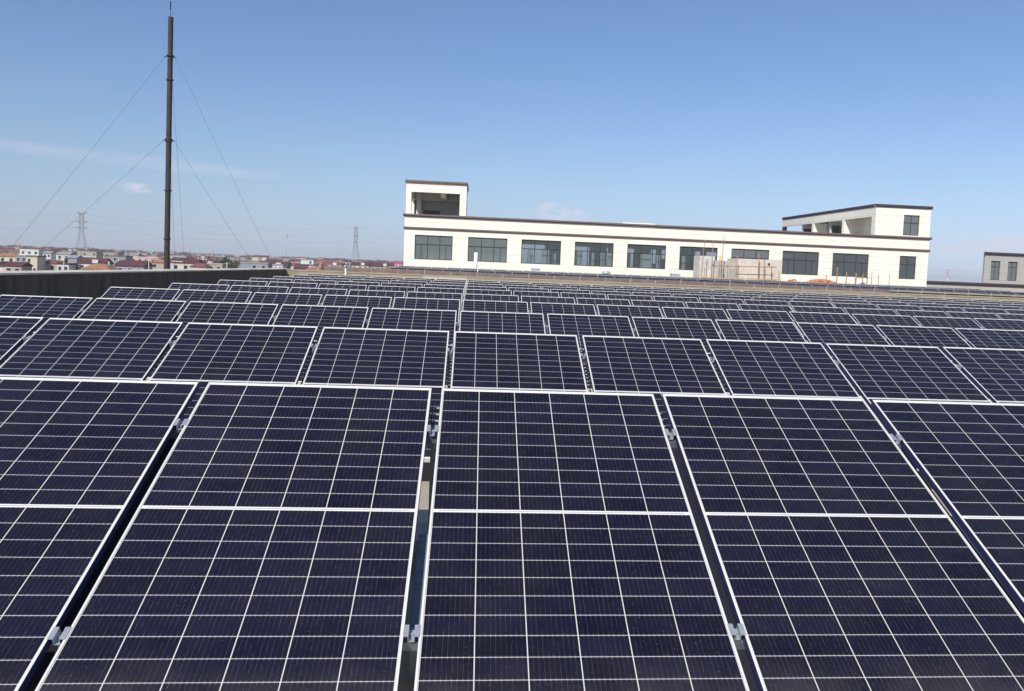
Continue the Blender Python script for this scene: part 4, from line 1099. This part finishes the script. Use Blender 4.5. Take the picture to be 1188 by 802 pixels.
FAR = [(-162.9, 295, 3.5, -5.33, 'tan', 'brown'), (-150.8, 279, 4.8, -5.82, 'cream', 'crimson'), (-173.5, 327, 5.7, -7.23, 'tan', 'redbrick'), (-135.1, 257, 4.7, -6.62, 'white', 'redbrick'), (-201.9, 391, 5.3, -5.1, 'tan', 'crimson'), (-193.9, 383, 5.4, -7.16, 'white', 'crimson'), (-190.9, 388, 6.2, -5.45, 'cream', 'grey'), (-195.0, 405, 6.4, -6.75, 'slate', 'grey'), (-192.8, 410, 4.7, -7.14, 'pale', 'redbrick'), (-141.3, 306, 6.3, -7.69, 'white', 'grey'), (-189.5, 418, 3.1, -4.84, 'pale', 'grey'), (-144.0, 322, 5.3, -7.51, 'white', 'crimson'), (-173.6, 404, 6.2, -5.55, 'white', 'grey'), (-165.1, 388, 6.1, -5.7, 'pale', 'grey'), (-127.9, 307, 4.5, -5.15, 'cream', 'redbrick'), (-100.9, 251, 3.2, -5.75, 'white', 'grey'), (-119.9, 305, 6.4, -5.66, 'tan', 'brown'), (-149.7, 390, 3.0, -5.93, 'cream', 'orange'), (-100.8, 270, 4.9, -7.59, 'white', 'crimson'), (-144.9, 397, 4.6, -5.76, 'white', 'crimson'), (-106.6, 306, 4.4, -6.34, 'slate', 'grey'), (-133.3, 388, 4.3, -7.05, 'slate', 'crimson'), (-96.9, 295, 6.2, -5.47, 'slate', 'grey'), (-102.4, 323, 5.5, -5.46, 'tan', 'brown'), (-122.9, 396, 4.1, -5.56, 'pale', 'grey'), (-75.6, 250, 5.2, -6.55, 'slate', 'grey'), (-118.2, 404, 4.9, -6.12, 'white', 'brown'), (-104.2, 368, 4.9, -5.88, 'cream', 'redbrick'), (-80.0, 298, 5.2, -5.6, 'tan', 'crimson'), (-74.3, 291, 4.0, -5.86, 'white', 'crimson'), (-97.0, 391, 4.5, -5.44, 'slate', 'crimson'), (-61.0, 255, 4.1, -5.94, 'pale', 'orange'), (-91.4, 408, 5.1, -4.42, 'pale', 'crimson'), (-74.1, 337, 6.5, -3.12, 'white', 'grey'), (-69.1, 335, 5.6, -3.44, 'white', 'grey'), (-79.5, 409, 4.1, -4.41, 'white', 'grey'), (-50.3, 274, 5.0, -2.76, 'pale', 'orange'), (-62.1, 354, 3.3, -3.28, 'white', 'orange'), (-45.7, 277, 3.2, -2.07, 'tan', 'grey'), (-50.5, 326, 5.3, -3.14, 'white', 'orange'), (-59.5, 413, 6.1, -4.65, 'tan', 'brown'), (-40.9, 309, 5.8, -3.09, 'slate', 'brown'), (-39.8, 326, 4.1, -3.41, 'tan', 'grey'), (-31.0, 283, 6.4, -2.93, 'tan', 'grey'), (-23.4, 239, 2.9, -1.31, 'pale', 'orange'), (-34.6, 394, 4.0, -4.34, 'white', 'redbrick'), (-154.8, 458, 9.4, -3.1, 'pale', 'crimson'), (-61.4, 458, 12.1, -4.6, 'white', 'grey'), (-164.4, 459, 10.5, -4.4, 'pale', 'redbrick'), (-80.8, 461, 15.6, -1.9, 'slate', 'orange'), (-173.0, 462, 15.5, -2.6, 'white', 'grey'), (-163.1, 462, 11.2, -2.2, 'white', 'grey'), (-129.7, 466, 8.3, -3.8, 'white', 'orange'), (-145.2, 474, 14.8, -4.1, 'white', 'grey'), (-123.3, 487, 9.7, -4.8, 'pink', 'crimson'), (-106.2, 490, 17.1, -3.3, 'pale', 'orange'), (-105.5, 503, 16.6, -4.4, 'tan', 'grey'), (-208.9, 509, 13.8, -4.4, 'slate', 'redbrick'), (-234.0, 512, 12.4, -4.1, 'white', 'crimson'), (-117.2, 516, 16.3, -4.0, 'white', 'brown'), (-149.2, 519, 17.2, -2.1, 'cream', 'grey'), (-63.2, 523, 15.7, -4.0, 'white', 'brown'), (-276.5, 524, 17.6, -2.6, 'white', 'brown'), (-74.1, 525, 13.1, -4.1, 'pale', 'crimson'), (-167.9, 532, 16.7, -3.7, 'white', 'crimson'), (-236.4, 544, 15.3, -4.7, 'white', 'dark'), (-130.4, 544, 8.7, -2.9, 'tan', 'crimson'), (-253.9, 545, 11.9, -4.2, 'pink', 'grey'), (-296.8, 550, 8.9, -2.6, 'pink', 'redbrick'), (-165.4, 551, 14.4, -2.3, 'cream', 'dark'), (-54.6, 553, 10.3, -3.8, 'pink', 'redbrick'), (-235.6, 556, 10.0, -4.9, 'pale', 'dark'), (-146.2, 561, 9.5, -3.5, 'white', 'orange'), (-319.0, 567, 14.4, -3.7, 'white', 'redbrick'), (-287.1, 574, 12.2, -4.9, 'white', 'crimson'), (-49.0, 574, 14.1, -2.5, 'white', 'orange'), (-294.8, 576, 9.2, -2.5, 'slate', 'crimson'), (-273.8, 578, 15.6, -3.4, 'slate', 'redbrick'), (-87.3, 579, 12.6, -3.2, 'cream', 'crimson'), (-239.3, 588, 15.8, -4.1, 'cream', 'grey'), (-287.2, 589, 9.1, -4.8, 'cream', 'grey'), (-264.6, 592, 9.9, -2.9, 'pale', 'grey'), (-228.6, 600, 13.1, -4.1, 'pale', 'redbrick'), (-235.6, 603, 17.6, -4.0, 'cream', 'crimson'), (-195.6, 603, 11.9, -4.9, 'white', 'brown'), (-67.4, 605, 14.7, -5.4, 'pale', 'crimson'), (-120.6, 611, 9.4, -3.3, 'pink', 'brown'), (-317.7, 613, 13.6, -2.9, 'pink', 'crimson'), (-337.1, 614, 10.2, -3.5, 'pale', 'redbrick'), (-113.4, 614, 11.4, -2.9, 'pale', 'grey'), (-102.8, 619, 9.5, -5.2, 'pink', 'crimson'), (-343.0, 621, 11.5, -4.3, 'white', 'brown'), (-278.0, 622, 16.2, -3.0, 'pale', 'brown'), (-290.7, 624, 14.1, -5.2, 'white', 'crimson'), (-226.2, 626, 12.6, -3.4, 'white', 'crimson'), (-102.7, 631, 12.4, -2.5, 'slate', 'orange'), (-326.1, 643, 18.0, -4.7, 'white', 'orange'), (-227.6, 657, 15.0, -3.2, 'white', 'redbrick'), (-253.5, 660, 11.1, -5.4, 'white', 'crimson'), (-250.4, 662, 18.1, -3.6, 'cream', 'redbrick'), (-70.9, 663, 17.5, -3.9, 'white', 'crimson'), (-224.7, 664, 10.6, -4.8, 'pale', 'grey'), (-170.0, 664, 9.9, -5.3, 'white', 'dark'), (-67.9, 669, 17.1, -4.3, 'pink', 'redbrick'), (-138.5, 670, 9.0, -4.8, 'white', 'grey'), (-267.4, 670, 16.2, -2.2, 'cream', 'grey'), (-174.8, 670, 15.3, -4.3, 'white', 'grey'), (-358.7, 678, 16.9, -4.9, 'white', 'crimson'), (-225.8, 681, 13.9, -3.8, 'white', 'crimson'), (-87.4, 682, 15.2, -2.1, 'pale', 'crimson'), (-296.2, 683, 16.3, -4.0, 'white', 'grey'), (-58.2, 684, 14.4, -2.4, 'cream', 'crimson'), (-184.4, 688, 10.8, -4.7, 'pale', 'crimson'), (-338.5, 691, 13.1, -2.2, 'white', 'crimson'), (-118.9, 693, 17.6, -4.2, 'white', 'brown'), (-208.9, 701, 14.2, -3.8, 'cream', 'redbrick'), (-79.4, 704, 10.6, -3.7, 'cream', 'redbrick'), (-376.3, 706, 14.4, -4.8, 'pale', 'orange'), (-226.2, 711, 8.7, -3.0, 'slate', 'redbrick'), (-138.2, 713, 16.2, -4.7, 'white', 'grey'), (-299.7, 717, 11.9, -4.7, 'pale', 'grey'), (-373.7, 726, 15.3, -3.0, 'pink', 'brown'), (-297.4, 730, 17.3, -3.9, 'white', 'brown'), (-175.6, 732, 14.1, -3.5, 'cream', 'crimson'), (-157.7, 733, 10.4, -2.5, 'pale', 'crimson'), (-339.7, 734, 14.0, -3.5, 'pale', 'crimson'), (-411.9, 735, 11.8, -4.1, 'white', 'redbrick'), (-276.2, 738, 11.6, -3.8, 'cream', 'dark'), (-410.4, 747, 9.5, -4.4, 'cream', 'grey'), (-278.2, 758, 12.3, -3.0, 'white', 'brown'), (-395.7, 758, 11.5, -4.1, 'pale', 'grey'), (-212.1, 766, 10.3, -2.4, 'cream', 'brown'), (-121.8, 767, 16.6, -4.5, 'cream', 'orange'), (-71.6, 770, 13.3, -2.8, 'cream', 'brown'), (-234.1, 775, 9.1, -2.1, 'pink', 'grey'), (-351.2, 776, 10.3, -4.9, 'pink', 'crimson'), (-277.2, 791, 11.0, -3.5, 'white', 'grey'), (-149.7, 799, 11.1, -3.4, 'white', 'brown'), (-142.5, 801, 18.3, -2.9, 'white', 'redbrick'), (-387.1, 802, 17.2, -3.5, 'tan', 'brown'), (-108.9, 809, 10.3, -2.8, 'pale', 'crimson'), (-96.3, 810, 14.1, -5.1, 'cream', 'crimson'), (-121.7, 810, 11.8, -4.1, 'cream', 'grey'), (-358.6, 811, 12.6, -4.2, 'cream', 'crimson'), (-161.3, 815, 11.1, -5.1, 'cream', 'dark'), (-205.6, 823, 15.6, -5.4, 'cream', 'crimson'), (-235.2, 826, 15.0, -4.3, 'white', 'crimson'), (-180.0, 826, 17.5, -2.6, 'slate', 'grey'), (-198.4, 839, 10.4, -4.0, 'pale', 'crimson'), (-329.3, 843, 13.0, -2.0, 'slate', 'crimson'), (-456.1, 846, 19.1, -4.9, 'white', 'dark'), (-344.6, 851, 18.1, -2.3, 'slate', 'crimson'), (-421.6, 852, 13.2, -2.6, 'slate', 'redbrick'), (-351.7, 853, 16.9, -1.8, 'white', 'brown'), (-401.9, 858, 17.3, -4.9, 'pale', 'crimson'), (-199.2, 862, 19.0, -2.5, 'white', 'brown'), (-327.4, 874, 11.1, -4.6, 'cream', 'crimson'), (-424.2, 898, 19.2, -5.3, 'pale', 'crimson'), (-354.5, 906, 12.2, -1.4, 'white', 'orange'), (-117.4, 912, 10.9, -1.6, 'pale', 'crimson'), (-405.1, 918, 17.7, -1.4, 'cream', 'crimson'), (-178.5, 932, 17.5, -2.9, 'pale', 'dark'), (-160.8, 932, 16.1, -0.8, 'white', 'crimson'), (-164.0, 935, 17.8, -1.8, 'slate', 'redbrick'), (-240.3, 941, 17.5, -0.5, 'cream', 'crimson'), (-458.9, 944, 16.6, -1.1, 'pale', 'crimson'), (-338.4, 945, 15.4, -2.6, 'white', 'dark'), (-482.9, 948, 11.1, -2.2, 'cream', 'brown'), (-263.6, 950, 17.6, -3.7, 'cream', 'crimson'), (-363.4, 956, 14.9, -4.2, 'cream', 'grey'), (-382.6, 959, 15.6, -3.0, 'cream', 'crimson'), (-539.4, 960, 18.8, -1.9, 'white', 'crimson'), (-236.4, 964, 15.9, -4.0, 'tan', 'crimson'), (-434.2, 969, 17.6, -1.0, 'pale', 'grey'), (-328.7, 977, 15.0, -3.6, 'white', 'brown'), (-417.4, 981, 9.8, -3.1, 'pink', 'crimson'), (-80.8, 989, 17.3, -4.3, 'slate', 'orange'), (-258.2, 994, 18.5, -2.1, 'pale', 'brown'), (-283.5, 1004, 12.2, -4.0, 'pale', 'crimson'), (-144.6, 1005, 19.0, -4.3, 'white', 'redbrick'), (-271.8, 1008, 19.2, -2.1, 'pale', 'crimson'), (-123.2, 1029, 17.3, -2.3, 'white', 'dark'), (-560.8, 1038, 12.4, -3.5, 'white', 'crimson'), (-343.0, 1043, 16.2, -4.2, 'pink', 'dark'), (-255.1, 1051, 16.4, -1.1, 'white', 'grey'), (-327.7, 1055, 16.8, -3.6, 'pale', 'redbrick'), (-584.2, 1059, 17.4, -4.3, 'white', 'crimson'), (-558.5, 1060, 15.0, -0.6, 'pink', 'orange'), (-324.3, 1063, 20.0, -2.9, 'white', 'crimson'), (-140.5, 1065, 19.6, -3.9, 'white', 'grey'), (-242.8, 1069, 12.5, -1.2, 'slate', 'crimson'), (-578.1, 1087, 19.0, -0.9, 'pale', 'crimson'), (-121.9, 1098, 19.6, -0.9, 'cream', 'crimson'), (-403.2, 1101, 16.8, -2.7, 'white', 'crimson'), (-180.9, 1103, 14.2, -3.0, 'tan', 'grey'), (-174.9, 1105, 11.5, -1.5, 'white', 'redbrick'), (-115.3, 1105, 19.6, -1.3, 'white', 'crimson'), (-507.8, 1105, 18.8, -2.0, 'white', 'dark'), (-203.4, 1117, 19.2, -1.2, 'white', 'grey'), (-323.0, 1118, 10.3, -3.1, 'white', 'crimson'), (-484.2, 1120, 14.7, -1.6, 'white', 'dark'), (-386.2, 1122, 10.7, -1.6, 'tan', 'crimson'), (-435.8, 1123, 11.4, -2.9, 'pale', 'brown'), (-543.7, 1131, 13.5, -2.0, 'white', 'crimson'), (-249.2, 1143, 15.5, -3.6, 'cream', 'grey'), (-115.8, 1145, 17.9, -3.5, 'tan', 'crimson'), (-400.7, 1169, 15.1, -2.8, 'white', 'crimson'), (-657.6, 1178, 18.0, -3.4, 'white', 'crimson'), (-217.4, 1186, 9.8, -0.4, 'white', 'crimson'), (-602.8, 1189, 11.8, -1.1, 'white', 'orange'), (-457.9, 1194, 14.0, -2.2, 'pale', 'grey'), (-476.0, 1194, 11.7, -3.2, 'white', 'brown'), (-314.3, 1207, 13.7, -3.8, 'cream', 'orange'), (-131.1, 1216, 10.3, -4.5, 'cream', 'crimson'), (-172.7, 1232, 13.2, -1.3, 'cream', 'crimson'), (-302.9, 1238, 10.3, -1.3, 'slate', 'redbrick'), (-461.7, 1245, 18.5, -3.0, 'pale', 'redbrick'), (-119.2, 1309, 17.0, -1.5, 'white', 'crimson'), (-296.8, 1319, 15.1, -1.4, 'white', 'crimson'), (-370.5, 1322, 15.6, -1.4, 'white', 'grey'), (-506.5, 1328, 13.6, -2.4, 'pink', 'brown'), (-698.6, 1335, 10.1, -1.3, 'white', 'redbrick'), (-217.9, 1346, 17.3, -0.7, 'cream', 'crimson'), (-199.7, 1393, 11.8, -3.8, 'slate', 'redbrick'), (-274.6, 1395, 14.6, -2.7, 'white', 'dark'), (-630.5, 1399, 16.4, -1.1, 'cream', 'grey'), (-187.9, 1429, 21.1, -1.5, 'tan', 'brown'), (-581.4, 1432, 21.9, -1.2, 'pink', 'dark'), (-298.7, 1446, 18.1, -1.0, 'cream', 'redbrick'), (-575.3, 1462, 13.9, -0.8, 'cream', 'brown'), (-182.4, 1463, 11.4, -4.2, 'white', 'orange'), (-732.5, 1467, 16.1, -2.0, 'white', 'crimson'), (-341.1, 1479, 16.2, -3.3, 'white', 'grey'), (-684.5, 1483, 17.3, -1.3, 'pale', 'brown'), (-813.8, 1489, 13.2, -4.6, 'cream', 'crimson'), (-442.6, 1500, 16.0, -4.3, 'cream', 'crimson'), (-669.2, 1505, 12.3, -1.0, 'tan', 'crimson'), (-507.5, 1508, 10.5, -4.4, 'white', 'brown'), (-642.6, 1520, 11.4, -3.3, 'cream', 'grey'), (-544.7, 1521, 15.7, -0.5, 'white', 'brown'), (-483.1, 1544, 13.8, -2.3, 'cream', 'brown'), (-273.0, 1567, 17.4, -3.3, 'pale', 'crimson'), (-518.0, 1579, 14.5, -2.0, 'white', 'brown'), (-796.7, 1619, 14.6, -1.0, 'slate', 'crimson'), (-771.5, 1632, 14.1, -2.4, 'white', 'redbrick'), (-875.6, 1651, 11.7, -0.6, 'slate', 'crimson'), (-165.2, 1656, 11.0, -1.3, 'pink', 'orange'), (-717.6, 1665, 14.4, -4.6, 'white', 'crimson'), (-861.1, 1671, 12.9, -2.4, 'pale', 'crimson'), (-702.3, 1691, 21.7, -3.2, 'pale', 'grey'), (-261.6, 1696, 22.5, -2.5, 'white', 'brown')]
RCN = {'crimson': 'dark red', 'redbrick': 'red', 'orange': 'orange', 'grey': 'grey', 'brown': 'brown', 'dark': 'blackish', }
for x, y, w, zt_, wc, rc in FAR:
    h = zt_ + 11; e = h - min(2.2, w*0.2); d = rnd.uniform(5.5, 8.0)
    mb = wall_mesh(w, d, e); n = len(mb.f)
    rb = roof_mesh('gable' if rnd.random() < 0.7 else 'hip', w, d, h, e)
    mb.add(rb.v, rb.f, 1)
    k = max(2, int(w/2.6))
    for i in range(k):
        if rnd.random() < 0.3: continue
        cx = -w/2 + (i+0.5)*w/k
        mb.box(cx-0.5, cx+0.5, -d/2-0.05, -d/2-0.003, e-1.7, e-0.5, 2)
    o = mb.build('village_house', [wm(wc), rm(rc), PANE]); o.location = (x, y, GROUND_Z); o.rotation_euler = (0, 0, rnd.choice((0, 0, 0.2, -0.25, 1.57)))
    where = 'between the bigger houses close behind the parapet' if y < 440 else 'near the horizon' if y > 850 else ('in the far half of the village' if y > 600 else 'in the middle of the village')
    tag(o, 'tiny %s walled house with %s roof %s' % (wc, RCN[rc], where), 'house', 'far village houses')

BARK = mat('bare winter twigs', (0.15, 0.115, 0.095), 0.95)
LEAF = mat('dull evergreen leaves', (0.055, 0.065, 0.035), 0.9, vary=0.35, vscale=1.2)
def bare_tree(h, seed):
    q = random.Random(seed); tr = MB(); cr = MB()
    tr.tube([(0,0,0),(q.uniform(-.1,.1),0,h*0.3),(q.uniform(-.2,.2),q.uniform(-.2,.2),h*0.55)], [0.20,0.15,0.10], 6)
    def limb(mb, p, d, L, r, lev):
        e = p + d*L; mid = p.lerp(e, 0.5) + Vector((q.uniform(-1,1), q.uniform(-1,1), q.uniform(-.3,.6)))*L*0.08
        mb.tube([p, mid, e], [r, r*0.8, r*0.55], 4, 0, False)
        if lev:
            for _ in range(4 if lev > 1 else 5):
                a = q.uniform(0, 6.283); sp = q.uniform(0.35, 0.8)
                nd = (d + Vector((math.cos(a)*sp, math.sin(a)*sp, q.uniform(0.05, 0.5)))).normalized()
                limb(mb, p.lerp(e, q.uniform(0.45, 1.0)), nd, L*q.uniform(0.5, 0.72), r*0.55, lev-1)
    for i in range(7):
        a = q.uniform(0, 6.283)
        limb(cr, Vector((0,0,h*q.uniform(0.25,0.55))), Vector((math.cos(a)*0.6, math.sin(a)*0.6, 0.9)).normalized(), h*0.24, 0.13, 2)
    for i in range(110):                                   # bundles of fine twigs
        a = q.uniform(0, 6.283); rr = h*0.30*math.sqrt(q.random()); z = h*q.uniform(0.42, 0.97)
        rr *= 1.0 - max(0.0, z/h-0.7)*2.2
        p = Vector((math.cos(a)*rr, math.sin(a)*rr, z)); d = Vector((math.cos(a)*0.5, math.sin(a)*0.5, q.uniform(0.5, 1.1))).normalized()
        cr.tube([p, p+d*q.uniform(0.7, 1.5)], [0.075, 0.03], 3, 0, False, False)
    return tr, cr
def leafy_tree(h, seed):
    q = random.Random(seed); tr = MB(); cr = MB()
    tr.tube([(0,0,0),(0.1,0,h*0.4),(0,0.1,h*0.8)], [0.22,0.15,0.06], 7)
    lobes = [(Vector((q.gauss(0,h*0.12), q.gauss(0,h*0.12), h*q.uniform(0.35,0.88))), h*q.uniform(0.10,0.19)) for _ in range(13)]
    for c, r in lobes:
        for _ in range(150):
            d = Vector((q.gauss(0,1), q.gauss(0,1), q.gauss(0,1))).normalized()*r*q.uniform(0.55,1.12)
            p = c + d; s = q.uniform(0.10, 0.24)
            u = Vector((q.gauss(0,1), q.gauss(0,1), q.gauss(0,1))).normalized(); v = u.orthogonal().normalized()
            cr.add([p-u*s-v*s*0.5, p+u*s-v*s*0.5, p+u*s*0.4+v*s*0.7, p-u*s*0.6+v*s*0.6], [(0,1,2,3)])
    return tr, cr
TREES = [('e', -85.6, 285, 9.9), ('e', -85.4, 290, 10.3), ('e', -81.0, 280, 9.7), ('e', -114.0, 240, 7.4), ('e', -157.8, 330, 7.3), ('b', -242.6, 520, 11.1), ('b', -230.5, 500, 10.5), ('b', -245.6, 540, 11.6), ('b', -252.0, 560, 11.8), ('b', -231.1, 520, 10.5), ('b', -235.2, 540, 10.7), ('b', -238.9, 560, 10.3), ('b', -123.3, 330, 9.4), ('b', -110.7, 300, 9.1), ('b', -92.5, 300, 9.2), ('b', -93.7, 330, 9.6), ('b', -177.6, 520, 11.5), ('b', -98.8, 400, 9.8), ('b', -288.6, 560, 10.7), ('b', -313.6, 600, 10.7), ('b', -92.2, 480, 10.5), ('b', -74.7, 420, 9.8), ('b', -271.9, 560, 10.3), ('b', -215.6, 803, 11.1), ('b', -94.6, 802, 11.5), ('b', -347.4, 645, 10.6), ('b', -229.0, 894, 8.9), ('b', -177.2, 521, 9.3), ('b', -113.4, 387, 8.2), ('b', -384.0, 902, 11.0), ('b', -400.1, 834, 9.0), ('b', -123.0, 452, 7.5), ('b', -76.0, 499, 8.2), ('b', -86.7, 877, 9.5), ('b', -74.9, 687, 9.7), ('b', -420.7, 916, 10.8), ('b', -94.7, 889, 9.5), ('b', -185.1, 475, 8.0), ('b', -288.4, 552, 9.5), ('b', -420.7, 766, 9.6), ('b', -348.7, 847, 10.1), ('b', -268.1, 654, 9.8), ('b', -491.1, 936, 8.6), ('b', -180.3, 862, 8.6), ('b', -112.9, 589, 9.4), ('b', -223.2, 407, 8.1), ('b', -55.2, 492, 10.0), ('b', -113.8, 917, 9.6), ('b', -266.2, 679, 10.1), ('b', -405.3, 807, 11.1), ('b', -63.4, 401, 10.6), ('b', -293.4, 574, 9.5), ('b', -74.5, 574, 10.5), ('b', -170.3, 558, 8.5), ('b', -201.1, 425, 8.0), ('b', -225.2, 948, 9.0), ('b', -498.1, 942, 10.3), ('b', -190.4, 515, 9.5), ('b', -110.9, 640, 8.9), ('b', -474.0, 902, 8.6), ('b', -281.6, 858, 8.9), ('b', -200.6, 921, 10.6), ('b', -84.6, 441, 8.9), ('b', -417.0, 861, 9.5), ('b', -329.1, 950, 11.3), ('b', -65.2, 639, 9.1), ('b', -143.0, 653, 8.5), ('b', -171.8, 464, 8.7), ('b', -89.0, 927, 10.6)]
for i, (kind, x, y, h) in enumerate(TREES):
    tr, cr = (leafy_tree if kind == 'e' else bare_tree)(h, i+3)
    if kind == 'e':
        lb = 'dull dark green tree among the rooftops behind the dark parapet'
    else:
        lb = 'bare brown winter tree rising between the village rooftops'
    t = thing('evergreen_tree' if kind == 'e' else 'bare_tree', lb, 'tree', (x, y, GROUND_Z), (0,0,rnd.uniform(0,6)), 'evergreen trees in the village' if kind == 'e' else 'bare trees in the village')
    tr.build('trunk', BARK, t); cr.build('crown', LEAF if kind == 'e' else BARK, t)

# distant tree belt and rooftops that merge into one strip on the skyline
mb = MB(); q = random.Random(5)
for i in range(1500):
    y = q.uniform(1500, 3200); x = q.uniform(-0.62, 0.85)*y
    h = q.uniform(4.0, 9.0); w = q.uniform(5, 16)
    vs = [(x-w/2,y,-11),(x-w*0.36,y-3,-11+h*0.7),(x-w*0.1,y,-11+h),(x+w*0.22,y+2,-11+h*0.88),(x+w/2,y,-11), (x,y+w*0.4,-11), (x, y-w*0.4, -11)]
    mb.add(vs, [(6,0,1),(6,1,2),(6,2,3),(6,3,4),(5,1,0),(5,2,1),(5,3,2),(5,4,3)])
o = mb.build('distant_treeline', mat('far brown thicket', (0.15,0.105,0.10), 0.95, vary=0.4, vscale=0.03))
tag(o, 'far brown band of thickets merging along the horizon', 'treeline', None, 'stuff')

# ------------------------------------------------------------------ thin air over the plain
hm = bpy.data.materials.new('thin haze'); hm.use_nodes = True
hm.node_tree.nodes.clear()
ho = hm.node_tree.nodes.new('ShaderNodeOutputMaterial')
hv = hm.node_tree.nodes.new('ShaderNodeVolumePrincipled')
hv.inputs['Color'].default_value = (0.95, 0.965, 1.0, 1)
hv.inputs['Density'].default_value = HAZE_DENSITY
hv.inputs['Anisotropy'].default_value = 0.0
hm.node_tree.links.new(hv.outputs[0], ho.inputs['Volume'])
mb = MB(); mb.box(-6100, 8100, -500, 7600, GROUND_Z-1.0, 48.0)
o = mb.build('haze', hm); o['kind'] = 'stuff'; o['label'] = 'thin pale haze over the plain'

# pale concrete poles among the near houses
POLE = mat('pale concrete pole', (0.46,0.45,0.43), 0.85)
for x, y, top, note in ((-127.0,225,-2.4,'in front of the tall cream house'),(-112.6,232,-2.0,'beside the low white annex'),(-98.2,232,-2.2,'between orange roof and crimson roof'),
                        (-88.6,228,-1.9,'before the large crimson barn roof'),(-80.5,222,-2.6,'at the gable of the large crimson barn roof'),(-70.0,235,-2.0,'beside the long cream house with thin red roof edge'),
                        (-58.0,240,-2.2,'near the dark green trees'),(-44.0,250,-1.6,'by the long grey shed')):
    t = thing('utility_pole', 'thin pale concrete utility pole '+note, 'utility pole', (x, y, GROUND_Z), group='utility poles in the village')
    mb = MB(); mb.tube([(0,0,0),(0,0,top+11)], [0.17,0.11], 8); mb.build('shaft', POLE, t)
    mb = MB(); mb.bar((-0.8,0,top+10.6),(0.8,0,top+10.6),0.10); mb.build('crossarm', TOWER, t)
